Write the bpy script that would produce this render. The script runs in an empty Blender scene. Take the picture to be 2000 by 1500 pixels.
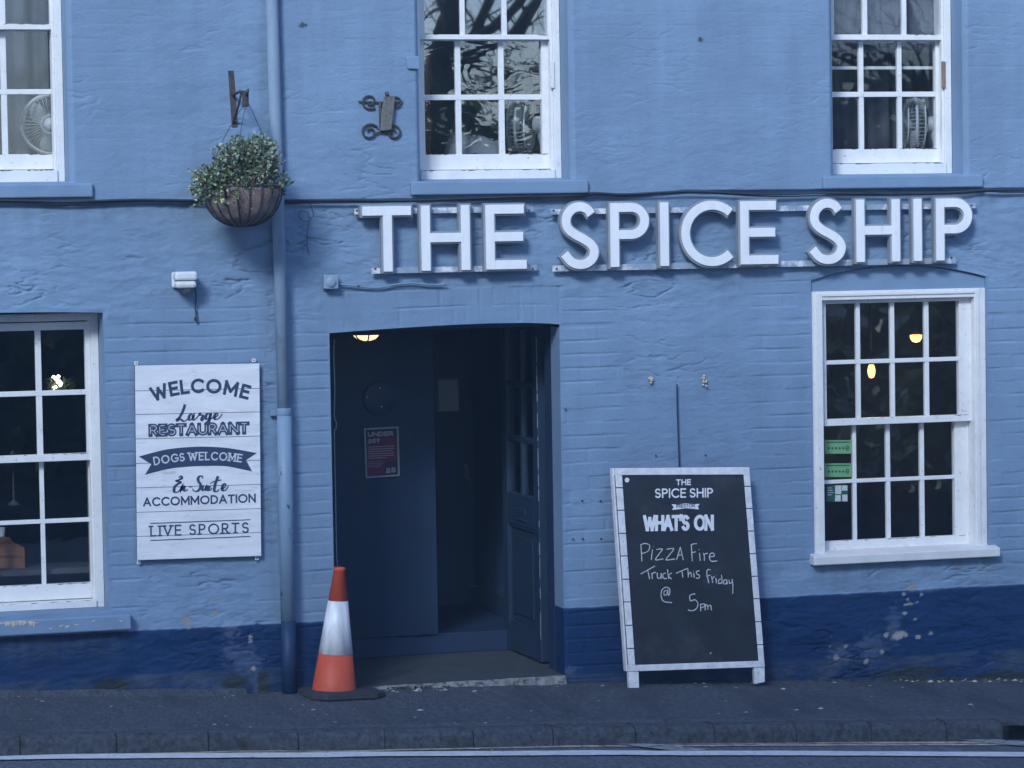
import bpy, bmesh, math, random
import numpy as np
from mathutils import Vector, Matrix
sc = bpy.context.scene
COL = sc.collection
rad = math.radians

# ------------------------------------------------------------------ camera
YAW, PITCH, ROLL = 0.28514885, -0.0499009, 0.01633776
F_PX = 6000.0
CAM = np.array([-4.78770708, -16.43014738, 2.53537292])
def _axes():
    cy, sy, cp, sp = math.cos(YAW), math.sin(YAW), math.cos(PITCH), math.sin(PITCH)
    fw = np.array([sy*cp, cy*cp, sp]); rt = np.array([cy, -sy, 0.]); dn = np.cross(fw, rt)
    c, s = math.cos(ROLL), math.sin(ROLL)
    return rt*c+dn*s, dn*c-rt*s, fw
AX = _axes()
cd = bpy.data.cameras.new('camera'); cam = bpy.data.objects.new('camera', cd); COL.objects.link(cam)
cd.sensor_width = 36.0; cd.lens = 36.0*F_PX/2000.0; cd.clip_end = 2000; cd.clip_start = 0.1
cam.matrix_world = Matrix(((AX[0][0], -AX[1][0], -AX[2][0], CAM[0]), (AX[0][1], -AX[1][1], -AX[2][1], CAM[1]),
                           (AX[0][2], -AX[1][2], -AX[2][2], CAM[2]), (0, 0, 0, 1)))
sc.camera = cam

# ------------------------------------------------------------------ light
SUN_EL, SUN_AZ = 32.0, -34.0          # degrees; azimuth measured from the facade normal towards the left
SUN_STRENGTH, SUN_ANGLE, SKY_STRENGTH = 2.6, 14.0, 0.135
w = bpy.data.worlds.new('World'); sc.world = w; w.use_nodes = True
nt = w.node_tree; bg = nt.nodes['Background']
sky = nt.nodes.new('ShaderNodeTexSky'); sky.sky_type = 'NISHITA'; sky.sun_disc = False
sky.sun_elevation = rad(SUN_EL); sky.dust_density = 0.7; sky.air_density = 0.9; sky.ozone_density = 1.2
sund = Vector((math.sin(rad(SUN_AZ))*math.cos(rad(SUN_EL)), -math.cos(rad(SUN_AZ))*math.cos(rad(SUN_EL)), math.sin(rad(SUN_EL))))
sky.sun_rotation = math.atan2(sund.x, sund.y)
tint = nt.nodes.new('ShaderNodeVectorMath'); tint.operation = 'MULTIPLY'; tint.inputs[1].default_value = (0.80, 0.93, 1.20)   # cool camera white balance
nt.links.new(sky.outputs[0], tint.inputs[0]); nt.links.new(tint.outputs[0], bg.inputs[0]); bg.inputs[1].default_value = SKY_STRENGTH
sl = bpy.data.lights.new('sun', 'SUN'); sl.energy = SUN_STRENGTH; sl.angle = rad(SUN_ANGLE); sl.color = (0.78, 0.89, 1.0)
so = bpy.data.objects.new('sun', sl); COL.objects.link(so); so.location = (0, 0, 20)
so.rotation_euler = (-sund).to_track_quat('-Z', 'Y').to_euler()
sc.view_settings.view_transform = 'Standard'; sc.view_settings.look = 'None'
sc.view_settings.exposure = 0.60; sc.view_settings.gamma = 1.0

# ------------------------------------------------------------------ measuring helpers (photo pixel -> point on a real plane)
def ray(px, py): return AX[2]*F_PX+AX[0]*(px-1000)+AX[1]*(py-750)
def W(px, py, Y=0.0):
    d = ray(px, py); t = (Y-CAM[1])/d[1]; return CAM+t*d
def PX(px, py, Y=0.0): return float(W(px, py, Y)[0])
def PZ(px, py, Y=0.0): return float(W(px, py, Y)[2])
BX = [-14, -2.85, -1.46, 0.0, 0.91, 3.14, 14]
BZ = [.50, .103, .033, -.003, -.041, -.150, -.58]
def base(x): return float(np.interp(x, BX, BZ))
def pav(x, y): return base(x)+0.02*y
def onz(px, py, fz):
    d = ray(px, py); z = 0.0
    for i in range(12):
        t = (z-CAM[2])/d[2]; p = CAM+t*d; z = fz(p[0], p[1])
    return np.array([p[0], p[1], z])

# ------------------------------------------------------------------ mesh helpers
class MB:
    def __init__(s): s.v = []; s.f = []; s.m = []; s.mi = 0; s.sm = []
    def add(s, vs, fs, smooth=False):
        o = len(s.v); s.v += [tuple(map(float, p)) for p in vs]
        for f in fs: s.f.append([i+o for i in f]); s.m.append(s.mi); s.sm.append(smooth)
        return s
    def box(s, x0, x1, y0, y1, z0, z1):
        if x0 > x1: x0, x1 = x1, x0
        if y0 > y1: y0, y1 = y1, y0
        if z0 > z1: z0, z1 = z1, z0
        return s.add([(x0,y0,z0),(x1,y0,z0),(x1,y1,z0),(x0,y1,z0),(x0,y0,z1),(x1,y0,z1),(x1,y1,z1),(x0,y1,z1)],
              [(0,3,2,1),(4,5,6,7),(0,1,5,4),(1,2,6,5),(2,3,7,6),(3,0,4,7)])
    def hexa(s, p):   # 8 corners, same order as box
        return s.add(p, [(0,3,2,1),(4,5,6,7),(0,1,5,4),(1,2,6,5),(2,3,7,6),(3,0,4,7)])
    def prism(s, poly, y0, y1):   # poly in XZ, front face at y0
        n = len(poly); vs = [(x, y0, z) for x, z in poly]+[(x, y1, z) for x, z in poly]
        fs = [tuple(range(n)), tuple(range(2*n-1, n-1, -1))]+[(i, i+n, (i+1) % n+n, (i+1) % n) for i in range(n)]
        return s.add(vs, fs)
    def tube(s, pts, r, n=8, cap=True, smooth=True):
        pts = [Vector(p) for p in pts]; rr = r if isinstance(r, (list, tuple)) else [r]*len(pts)
        vs = []; fs = []; up = None
        for i, p in enumerate(pts):
            t = (pts[min(i+1, len(pts)-1)]-pts[max(i-1, 0)])
            if t.length < 1e-9: t = Vector((0, 0, 1))
            t.normalize()
            if up is None:
                up = Vector((0, 0, 1)) if abs(t.z) < .9 else Vector((1, 0, 0))
            a = t.cross(up); 
            if a.length < 1e-4: a = t.cross(Vector((0, 1, 0)))
            a.normalize(); b = a.cross(t).normalized(); up = b
            for k in range(n):
                q = 2*math.pi*k/n; vs.append(p+(a*math.cos(q)+b*math.sin(q))*rr[i])
        for i in range(len(pts)-1):
            for k in range(n):
                k2 = (k+1) % n; fs.append((i*n+k, i*n+k2, (i+1)*n+k2, (i+1)*n+k))
        s.add(vs, fs, smooth)
        if cap:
            o = len(s.v)-len(vs)
            s.f.append([o+k for k in range(n)][::-1]); s.m.append(s.mi); s.sm.append(False)
            s.f.append([o+(len(pts)-1)*n+k for k in range(n)]); s.m.append(s.mi); s.sm.append(False)
        return s
    def lathe(s, prof, c, n=24, axis=(0, 0, 1), smooth=True):   # prof: (radius, height)
        ax = Vector(axis).normalized(); a = ax.orthogonal().normalized(); b = ax.cross(a); c = Vector(c)
        vs = []; fs = []
        for r, h in prof:
            for k in range(n):
                q = 2*math.pi*k/n; vs.append(c+ax*h+(a*math.cos(q)+b*math.sin(q))*r)
        for i in range(len(prof)-1):
            for k in range(n):
                k2 = (k+1) % n; fs.append((i*n+k, i*n+k2, (i+1)*n+k2, (i+1)*n+k))
        return s.add(vs, fs, smooth)
    def build(s, name, mats, parent=None, bevel=0.0, origin=None):
        me = bpy.data.meshes.new(name)
        if parent is not None:
            r = parent
            while r.parent: r = r.parent
            og = Vector(r.location)
        elif origin is not None: og = Vector(origin)
        elif s.v:
            a = np.array(s.v); og = Vector(((a[:, 0].min()+a[:, 0].max())/2, (a[:, 1].min()+a[:, 1].max())/2, a[:, 2].min()))
        else: og = Vector((0, 0, 0))
        me.from_pydata([(x-og.x, y-og.y, z-og.z) for x, y, z in s.v], [], s.f)
        if not isinstance(mats, (list, tuple)): mats = [mats]
        for m in mats: me.materials.append(m)
        me.polygons.foreach_set('material_index', s.m)
        me.polygons.foreach_set('use_smooth', s.sm)
        me.update()
        o = bpy.data.objects.new(name, me); COL.objects.link(o)
        if parent is not None: o.parent = parent
        else: o.location = og
        if bevel > 0:
            b = o.modifiers.new('bevel', 'BEVEL'); b.width = bevel; b.segments = 2; b.limit_method = 'ANGLE'; b.angle_limit = rad(40)
        return o
def tag(o, label, cat, group=None):
    o['label'] = label; o['category'] = cat
    if group: o['group'] = group
    return o
def thing(name, label, cat, loc, group=None):
    o = bpy.data.objects.new(name, None); COL.objects.link(o); o.location = loc
    o.empty_display_size = 0.1
    return tag(o, label, cat, group)
def struct(o): o['kind'] = 'structure'; return o
def stuff(o, label=None, cat=None):
    o['kind'] = 'stuff'
    if label: tag(o, label, cat)
    return o

# ------------------------------------------------------------------ noise (numpy perlin)
def perlin(x, y, seed=0):
    x = np.asarray(x, float); y = np.asarray(y, float)
    xi = np.floor(x).astype(np.int64); yi = np.floor(y).astype(np.int64); xf = x-xi; yf = y-yi
    def g(ix, iy):
        h = (ix*374761393+iy*668265263+seed*974634777) & 0x7fffffff
        h = ((h ^ (h >> 13))*1274126177) & 0x7fffffff; h = h ^ (h >> 16)
        a = (h & 0xffff)/65536.0*2*np.pi
        return np.cos(a), np.sin(a)
    def dot(ix, iy, dx, dy):
        c, s = g(ix, iy); return c*dx+s*dy
    u = xf*xf*xf*(xf*(xf*6-15)+10); v = yf*yf*yf*(yf*(yf*6-15)+10)
    a = dot(xi, yi, xf, yf); b = dot(xi+1, yi, xf-1, yf); c = dot(xi, yi+1, xf, yf-1); d = dot(xi+1, yi+1, xf-1, yf-1)
    return (a+(b-a)*u)*(1-v)+(c+(d-c)*u)*v
def fbm(x, y, o=4, seed=0, gain=.5):
    r = 0; a = 1
    for i in range(o): r = r+a*perlin(x*2**i, y*2**i, seed+i*17); a *= gain
    return r
def sstep(a, b, x):
    t = np.clip((x-a)/(b-a), 0, 1); return t*t*(3-2*t)

# ------------------------------------------------------------------ materials
def nodes(name):
    m = bpy.data.materials.new(name); m.use_nodes = True
    t = m.node_tree; b = t.nodes['Principled BSDF']; return m, t, b
def N(t, typ, **kw):
    n = t.nodes.new(typ)
    for k, v in kw.items():
        if k in n.inputs: n.inputs[k].default_value = v
        else: setattr(n, k, v)
    return n
def mat(name, col, rough=.6, metal=0., spec=.3, var=.12, vscale=12., bump=0., bscale=60., dirt=None, stretch=(1, 1, 1)):
    m, t, b = nodes(name); L = t.links
    b.inputs['Roughness'].default_value = rough; b.inputs['Metallic'].default_value = metal
    b.inputs['Specular IOR Level'].default_value = spec
    geo = N(t, 'ShaderNodeNewGeometry'); mp = N(t, 'ShaderNodeMapping'); mp.inputs['Scale'].default_value = stretch
    L.new(geo.outputs['Position'], mp.inputs['Vector'])
    n1 = N(t, 'ShaderNodeTexNoise', Scale=vscale, Detail=5.0, Roughness=.6); L.new(mp.outputs[0], n1.inputs['Vector'])
    mr = N(t, 'ShaderNodeMapRange'); mr.inputs[1].default_value = .3; mr.inputs[2].default_value = .7
    mr.inputs[3].default_value = 1-var; mr.inputs[4].default_value = 1+var
    L.new(n1.outputs['Fac'], mr.inputs[0])
    mx = N(t, 'ShaderNodeVectorMath', operation='SCALE'); mx.inputs[0].default_value = col[:3]
    L.new(mr.outputs[0], mx.inputs['Scale'])
    out = mx.outputs[0]
    if dirt:
        dcol, lo, hi, dsc = dirt
        n2 = N(t, 'ShaderNodeTexNoise', Scale=dsc, Detail=8.0, Roughness=.7); L.new(mp.outputs[0], n2.inputs['Vector'])
        r2 = N(t, 'ShaderNodeMapRange'); r2.inputs[1].default_value = lo; r2.inputs[2].default_value = hi
        L.new(n2.outputs['Fac'], r2.inputs[0])
        mm = N(t, 'ShaderNodeMix', data_type='RGBA'); L.new(r2.outputs[0], mm.inputs[0]); L.new(out, mm.inputs[6])
        mm.inputs[7].default_value = (*dcol, 1); out = mm.outputs[2]
    L.new(out, b.inputs['Base Color'])
    if bump:
        n3 = N(t, 'ShaderNodeTexNoise', Scale=bscale, Detail=4.0); L.new(mp.outputs[0], n3.inputs['Vector'])
        bp = N(t, 'ShaderNodeBump', Strength=bump, Distance=.01); L.new(n3.outputs['Fac'], bp.inputs['Height'])
        L.new(bp.outputs[0], b.inputs['Normal'])
    return m
BLUE = (.198, .297, .430); NAVY = (.005, .034, .108)
def wall_material():
    m, t, b = nodes('painted_wall'); L = t.links
    b.inputs['Roughness'].default_value = .62; b.inputs['Specular IOR Level'].default_value = .25
    geo = N(t, 'ShaderNodeNewGeometry')
    big = N(t, 'ShaderNodeTexNoise', Scale=1.3, Detail=4.0, Roughness=.55); L.new(geo.outputs['Position'], big.inputs['Vector'])
    mp = N(t, 'ShaderNodeMapping'); mp.inputs['Scale'].default_value = (9, 9, 1.2); L.new(geo.outputs['Position'], mp.inputs['Vector'])
    streak = N(t, 'ShaderNodeTexNoise', Scale=1.0, Detail=6.0, Roughness=.65); L.new(mp.outputs[0], streak.inputs['Vector'])
    fine = N(t, 'ShaderNodeTexNoise', Scale=85., Detail=5.0, Roughness=.7); L.new(geo.outputs['Position'], fine.inputs['Vector'])
    def attr(n): a = N(t, 'ShaderNodeAttribute', attribute_name=n); return a.outputs['Fac']
    pl = N(t, 'ShaderNodeMix', data_type='RGBA'); L.new(attr('plinth'), pl.inputs[0])
    pl.inputs[6].default_value = (*BLUE, 1); pl.inputs[7].default_value = (*NAVY, 1)
    def mr(inp, a, bb, c, d):
        r = N(t, 'ShaderNodeMapRange'); r.inputs[1].default_value = a; r.inputs[2].default_value = bb
        r.inputs[3].default_value = c; r.inputs[4].default_value = d; L.new(inp, r.inputs[0]); return r.outputs[0]
    def mul(a, bb): x = N(t, 'ShaderNodeMath', operation='MULTIPLY'); L.new(a, x.inputs[0]); L.new(bb, x.inputs[1]); return x.outputs[0]
    k = mul(mr(big.outputs['Fac'], .3, .7, .87, 1.10), mr(streak.outputs['Fac'], .3, .7, .94, 1.05))
    sc_ = N(t, 'ShaderNodeVectorMath', operation='SCALE'); L.new(pl.outputs[2], sc_.inputs[0]); L.new(k, sc_.inputs['Scale'])
    out = sc_.outputs[0]
    for an, colr in (('wear', (.40, .50, .64)), ('grime_shade', (.10, .125, .15)), ('moss', (.030, .038, .030)), ('chip', (.30, .295, .285))):
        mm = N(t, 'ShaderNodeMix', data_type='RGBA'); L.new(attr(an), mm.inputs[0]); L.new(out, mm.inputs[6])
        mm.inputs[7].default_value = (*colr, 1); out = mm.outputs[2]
    L.new(out, b.inputs['Base Color'])
    bp = N(t, 'ShaderNodeBump', Strength=.34, Distance=.012); L.new(fine.outputs['Fac'], bp.inputs['Height']); L.new(bp.outputs[0], b.inputs['Normal'])
    return m
M = {}
M['wall'] = wall_material()
M['stone_blue'] = mat('painted_stone', BLUE, .6, var=.08, vscale=6, bump=.15, bscale=50)
M['white'] = mat('white_gloss_paint', (.78, .78, .77), .42, spec=.4, var=.06, vscale=9, bump=.08, bscale=35, dirt=((.20, .19, .18), .595, .75, 42.))
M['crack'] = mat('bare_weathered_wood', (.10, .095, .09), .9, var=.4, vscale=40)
M['sillwhite'] = mat('white_sill_paint', (.72, .72, .71), .5, var=.08, vscale=8, bump=.1, bscale=40, dirt=((.20, .19, .18), .62, .74, 38.))
M['letter'] = mat('white_sign_face', (.86, .87, .88), .35, spec=.4, var=.05, vscale=4, stretch=(3, 3, .7), dirt=((.58, .60, .62), .58, .82, 7.))
M['return'] = mat('sign_return', (.27, .30, .34), .45, spec=.4, var=.12, vscale=10)
M['rail'] = mat('galvanised_rail', (.30, .37, .46), .5, metal=.0, var=.15, vscale=10, dirt=((.78, .79, .80), .5, .62, 9.))
M['navy'] = mat('navy_joinery', (.020, .040, .090), .5, spec=.35, var=.12, vscale=6, bump=.05)
M['navydoor'] = mat('navy_door_paint', (.018, .040, .076), .45, spec=.4, var=.12, vscale=8, bump=.05)
M['porchpanel'] = mat('navy_porch_panel', (.015, .038, .076), .55, var=.10, vscale=5)
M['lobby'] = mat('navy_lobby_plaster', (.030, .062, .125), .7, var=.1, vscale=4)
M['lobbyfloor'] = mat('worn_concrete_floor', (.062, .072, .086), .8, var=.18, vscale=7, bump=.2, bscale=80)
M['steplip'] = mat('chipped_step_edge', (.24, .24, .24), .85, var=.3, vscale=25, bump=.6, bscale=40, dirt=((.06, .06, .055), .5, .62, 22.))
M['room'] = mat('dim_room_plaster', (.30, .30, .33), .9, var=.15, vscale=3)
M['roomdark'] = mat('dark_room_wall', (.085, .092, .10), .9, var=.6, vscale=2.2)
M['pipe'] = mat('painted_pipe', (.205, .298, .41), .5, spec=.35, var=.1, vscale=6, bump=.1, bscale=30, dirt=((.045, .05, .06), .60, .62, 15.), stretch=(1, 1, .40))
M['pipetop'] = mat('weathered_pipe_paint', (.245, .33, .43), .55, var=.14, vscale=6, bump=.1, bscale=30, dirt=((.17, .19, .21), .56, .72, 9.), stretch=(1, 1, .4))
M['pipenavy'] = mat('navy_pipe_paint', (.013, .042, .100), .5, var=.1)
M['black'] = mat('black_rubber', (.018, .018, .02), .7, var=.2)
M['cable'] = mat('dark_cable', (.035, .045, .06), .6, var=.3, vscale=5)
M['iron'] = mat('rusted_iron', (.065, .06, .06), .75, var=.35, vscale=40, bump=.4, bscale=120, dirt=((.12, .075, .05), .52, .7, 30.))
M['irongrey'] = mat('weathered_iron_plate', (.17, .17, .16), .8, var=.35, vscale=30, bump=.4, bscale=90, dirt=((.08, .075, .07), .5, .66, 30.))
M['coir'] = mat('coir_liner', (.25, .19, .165), .95, var=.35, vscale=45, bump=.9, bscale=140)
M['whiteplastic'] = mat('white_plastic', (.74, .76, .78), .4, spec=.4, var=.05)
M['greyplastic'] = mat('grey_dome', (.10, .12, .13), .25, spec=.5, var=.05)
M['signwood'] = mat('whitewashed_planks', (.78, .79, .82), .6, var=.1, vscale=5, stretch=(1, 1, 5), dirt=((.34, .36, .42), .58, .80, 6.))
M['signink'] = mat('slate_blue_ink', (.035, .060, .125), .6, var=.08)
M['signpale'] = mat('pale_ink', (.60, .63, .68), .6, var=.05)
M['groove'] = mat('plank_gap', (.05, .055, .07), .8)
M['boardframe'] = mat('whitewashed_frame', (.74, .75, .77), .65, var=.16, vscale=10, stretch=(2, 2, 2), bump=.2, bscale=60, dirt=((.14, .14, .15), .60, .72, 28.))
M['chalkboard'] = mat('chalkboard', (.022, .027, .036), .55, spec=.3, var=.25, vscale=5, dirt=((.075, .08, .09), .52, .85, 3.))
M['chalk'] = mat('chalk', (.55, .57, .60), .9, var=.3, vscale=60)
M['chalkbold'] = mat('white_marker', (.78, .80, .83), .7, var=.08, vscale=40)
M['orange'] = mat('cone_orange', (.60, .095, .045), .5, spec=.35, var=.08, vscale=14, dirt=((.30, .10, .07), .6, .85, 10.))
M['sleeve'] = mat('reflective_sleeve', (.74, .75, .77), .35, spec=.5, var=.28, vscale=3, stretch=(9, 9, 1.2))
M['rubber'] = mat('cone_base_rubber', (.045, .05, .06), .8, var=.3, vscale=25, bump=.3, bscale=80)
M['asphalt'] = mat('pavement_asphalt', (.078, .091, .108), .9, var=.42, vscale=55., bump=1., bscale=90, dirt=((.052, .060, .071), .50, .66, 2.4), stretch=(1, .25, 1))
M['road'] = mat('road_asphalt', (.135, .152, .172), .88, var=.45, vscale=60., bump=1., bscale=100, dirt=((.095, .108, .125), .50, .68, 2.0), stretch=(1, .25, 1))
M['kerb'] = mat('kerb_stone', (.075, .085, .099), .88, var=.45, vscale=38, bump=.7, bscale=70, dirt=((.035, .036, .036), .52, .7, 13.))
M['linewhite'] = mat('white_road_paint', (.80, .80, .79), .75, var=.12, vscale=14, dirt=((.16, .16, .16), .58, .72, 30.))
M['lineyellow'] = mat('faded_yellow_paint', (.60, .50, .38), .8, var=.25, vscale=14, dirt=((.09, .09, .09), .5, .66, 20.))
M['linepatch'] = mat('faded_white_paint', (.36, .36, .36), .8, var=.3, vscale=14, dirt=((.09, .09, .09), .5, .64, 18.))
M['earth'] = mat('far_ground', (.035, .043, .052), .95, spec=0.0, var=.3, vscale=.5)
M['leafdark'] = mat('evergreen_leaf', (.075, .12, .06), .32, spec=.5, var=.4, vscale=3)
_t = M['leafdark'].node_tree; _b = _t.nodes['Principled BSDF']; _o = _t.nodes['Material Output']
_tl = N(_t, 'ShaderNodeBsdfTranslucent'); _tl.inputs[0].default_value = (.11, .17, .06, 1); _m = N(_t, 'ShaderNodeMixShader'); _m.inputs[0].default_value = .45     # light shining through thin leaves
_t.links.new(_b.outputs[0], _m.inputs[1]); _t.links.new(_tl.outputs[0], _m.inputs[2]); _t.links.new(_m.outputs[0], _o.inputs['Surface'])
M['leafmid'] = mat('basket_leaf_dark', (.075, .13, .07), .5, var=.4, vscale=60)
M['leafpale'] = mat('basket_leaf_variegated', (.29, .37, .26), .5, var=.3, vscale=80)
M['leafyellow'] = mat('basket_leaf_yellow', (.52, .52, .22), .5, var=.25, vscale=80)
M['twig'] = mat('dry_stem', (.16, .12, .09), .9, var=.3, vscale=60)
M['bark'] = mat('tree_bark', (.075, .07, .062), .9, var=.35, vscale=5, bump=.5, bscale=20)
M['fan'] = mat('fan_plastic', (.50, .51, .52), .45, var=.05)
M['fanwire'] = mat('fan_wire', (.46, .47, .48), .4, var=.05)
M['linen'] = mat('white_linen', (.36, .38, .42), .9, var=.06, bump=.3, bscale=14)
M['curtain'] = mat('russet_curtain', (.23, .11, .075), .9, var=.2, vscale=5, stretch=(6, 6, .6))
M['greycurtain'] = mat('grey_net_curtain', (.11, .12, .14), .9, var=.2, vscale=4, stretch=(7, 7, .5))
M['crate'] = mat('orange_wood', (.34, .145, .055), .6, var=.15, vscale=10, stretch=(1, 1, 6))
M['woodtext'] = mat('burnt_lettering', (.09, .04, .02), .8)
M['clear'] = mat('tumbler_glass', (.55, .6, .65), .1, spec=.8, var=.03)
M['stickergreen'] = mat('sticker_green', (.17, .38, .18), .5, var=.04)
M['stickerdark'] = mat('sticker_dark_green', (.015, .10, .07), .5, var=.05)
M['stickerblack'] = mat('sticker_black', (.02, .03, .02), .5)
M['stickerpale'] = mat('sticker_pale', (.55, .58, .56), .5, var=.3, vscale=90)
M['posterred'] = mat('poster_maroon', (.135, .022, .055), .5, var=.05)
M['posterdark'] = mat('poster_dark', (.03, .022, .05), .5, var=.05)
M['posterpale'] = mat('poster_lettering', (.33, .30, .33), .5, var=.1)
M['alu'] = mat('snap_frame_grey', (.30, .33, .37), .4, var=.05)
M['noticegrey'] = mat('notice_paper', (.42, .45, .50), .7, var=.06)
M['steelplate'] = mat('worn_plate', (.20, .23, .25), .4, var=.2, vscale=40)
M['brown'] = mat('worn_wood_block', (.26, .17, .14), .7, var=.2)
M['plug'] = mat('wall_plug', (.60, .52, .42), .8, var=.3, vscale=90)
M['litter'] = mat('pale_scraps', (.42, .40, .36), .9, var=.4, vscale=30)
M['weed'] = mat('weed_leaf', (.055, .065, .04), .8, var=.4, vscale=30)
M['slate'] = mat('roof_slate', (.10, .10, .11), .7, var=.2, vscale=8)
def emis(name, col, k):
    m, t, b = nodes(name); b.inputs['Base Color'].default_value = (*col, 1)
    b.inputs['Emission Color'].default_value = (*col, 1); b.inputs['Emission Strength'].default_value = k
    return m
M['lampwarm'] = emis('lit_lamp_glass', (1, .62, .30), 1.5)
M['bulbwarm'] = emis('lit_filament', (1, .42, .10), 5.)
M['globe'] = emis('lit_globe', (1, .66, .22), 1.7)
M['glint'] = emis('glowing_glint', (1, .9, .78), 6.)
def glass(name, tint=(.9, .93, .95), ior=1.75, wob=.35, wscale=7.0, stretch=(1, 1, 1), seed=0):
    m = bpy.data.materials.new(name); m.use_nodes = True; t = m.node_tree; L = t.links
    t.nodes.remove(t.nodes['Principled BSDF']); out = t.nodes['Material Output']
    geo = N(t, 'ShaderNodeNewGeometry'); mp = N(t, 'ShaderNodeMapping'); mp.inputs['Scale'].default_value = stretch
    mp.inputs['Location'].default_value = (seed*3.1, 0, seed*1.7)
    L.new(geo.outputs['Position'], mp.inputs['Vector'])
    n = N(t, 'ShaderNodeTexNoise', Scale=wscale, Detail=2.0, Distortion=.6); L.new(mp.outputs[0], n.inputs['Vector'])
    bp = N(t, 'ShaderNodeBump', Strength=wob, Distance=.006); L.new(n.outputs['Fac'], bp.inputs['Height'])
    tr = N(t, 'ShaderNodeBsdfTransparent'); tr.inputs[0].default_value = (*tint, 1)
    gl = N(t, 'ShaderNodeBsdfGlossy', Roughness=.015); L.new(bp.outputs[0], gl.inputs['Normal'])
    fr = N(t, 'ShaderNodeFresnel')
    e1 = N(t, 'ShaderNodeMath', operation='MULTIPLY_ADD'); L.new(geo.outputs['Backfacing'], e1.inputs[0]); e1.inputs[1].default_value = -2.; e1.inputs[2].default_value = 1.
    e2 = N(t, 'ShaderNodeMath', operation='POWER'); e2.inputs[0].default_value = ior; L.new(e1.outputs[0], e2.inputs[1]); L.new(e2.outputs[0], fr.inputs['IOR'])   # same reflectance from both sides
    mx = N(t, 'ShaderNodeMixShader'); L.new(fr.outputs[0], mx.inputs[0]); L.new(tr.outputs[0], mx.inputs[1]); L.new(gl.outputs[0], mx.inputs[2])
    L.new(mx.outputs[0], out.inputs['Surface'])
    return m
M['glass'] = glass('old_window_glass', wob=.05, wscale=4., ior=2.0)
M['glassmid'] = glass('wavy_window_glass', wob=.030, wscale=3.5, seed=3, ior=4.6)
M['glasswavy'] = glass('rippled_window_glass', wob=.065, wscale=5., stretch=(1, 1, 2.0), seed=4, ior=3.7)
M['glasslow'] = glass('dark_window_glass', wob=.06, wscale=4., seed=7, ior=3.0)

# ------------------------------------------------------------------ lettering: stroke glyphs (unit cap height)
def arc(cx, cy, rx, ry, a0, a1, n=14):
    return [(cx+rx*math.cos(rad(a0+(a1-a0)*i/n)), cy+ry*math.sin(rad(a0+(a1-a0)*i/n))) for i in range(n+1)]
GL = {
 'A': (.78, [[(0,0),(.39,1)],[(.39,1),(.78,0)],[(.15,.32),(.63,.32)]]),
 'C': (.80, [arc(.47,.5,.47,.5,48,312,22)]),
 'D': (.72, [[(0,0),(0,1)],[(0,1),(.26,1)]+arc(.26,.5,.46,.5,90,-90,16)+[(0,0)]]),
 'E': (.52, [[(0,0),(0,1)],[(0,1),(.52,1)],[(0,.52),(.46,.52)],[(0,0),(.52,0)]]),
 'F': (.50, [[(0,0),(0,1)],[(0,1),(.50,1)],[(0,.5),(.44,.5)]]),
 'G': (.82, [arc(.47,.5,.47,.5,48,350,24)+[(.93,.46),(.55,.46)]]),
 'H': (.68, [[(0,0),(0,1)],[(.68,0),(.68,1)],[(0,.52),(.68,.52)]]),
 'I': (.0, [[(0,0),(0,1)]]),
 'L': (.48, [[(0,0),(0,1)],[(0,0),(.48,0)]]),
 'M': (.86, [[(0,0),(0,1)],[(0,1),(.43,.25)],[(.43,.25),(.86,1)],[(.86,1),(.86,0)]]),
 'N': (.70, [[(0,0),(0,1)],[(0,1),(.70,0)],[(.70,0),(.70,1)]]),
 'O': (.96, [arc(.48,.5,.48,.5,0,360,28)]),
 'P': (.54, [[(0,0),(0,1)],[(0,1),(.29,1)]+arc(.29,.74,.25,.26,90,-90,12)+[(0,.48)]]),
 'R': (.58, [[(0,0),(0,1)],[(0,1),(.29,1)]+arc(.29,.74,.25,.26,90,-90,12)+[(0,.48)],[(.26,.48),(.58,0)]]),
 'S': (.56, [arc(.28,.745,.25,.255,35,270,14)+arc(.28,.255,.27,.255,90,-150,14)[1:]]),
 'T': (.64, [[(.32,0),(.32,1)],[(0,1),(.64,1)]]),
 'U': (.66, [[(0,1),(0,.33)]+arc(.33,.33,.33,.33,180,360,14)+[(.66,1)]]),
 'V': (.74, [[(0,1),(.37,0)],[(.37,0),(.74,1)]]),
 'W': (1.1, [[(0,1),(.29,0)],[(.29,0),(.55,.85)],[(.55,.85),(.81,0)],[(.81,0),(1.1,1)]]),
 "'": (.06, [[(.06,1.05),(0,.78)]]),
 '?': (.46, [arc(.23,.75,.23,.25,170,-60,12)+[(.23,.42),(.23,.28)],[(.23,.09),(.23,-.03)]]),
 '2': (.54, [arc(.27,.73,.25,.27,165,-35,12)+[(0,0)],[(0,0),(.54,0)]]),
 '5': (.54, [[(.48,1),(.08,1),(.04,.55)]+arc(.26,.32,.27,.32,125,-150,14)]),
}
SERIF = {'A': [(0,0),(.78,0)], 'E': [], 'D': [], 'L': [(0,1)], 'M': [(0,0),(.86,0),(0,1),(.86,1)], 'V': [(0,1),(.74,1)], 'W': [(0,1),(.55,.85),(1.1,1)],
 'I': [(0,0),(0,1)], 'P': [(0,0)], 'R': [(0,0),(.58,0)], 'T': [(.32,0)], 'N': [(0,0),(0,1),(.7,1)], 'H': [(0,0),(0,1),(.68,0),(.68,1)]}
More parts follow.
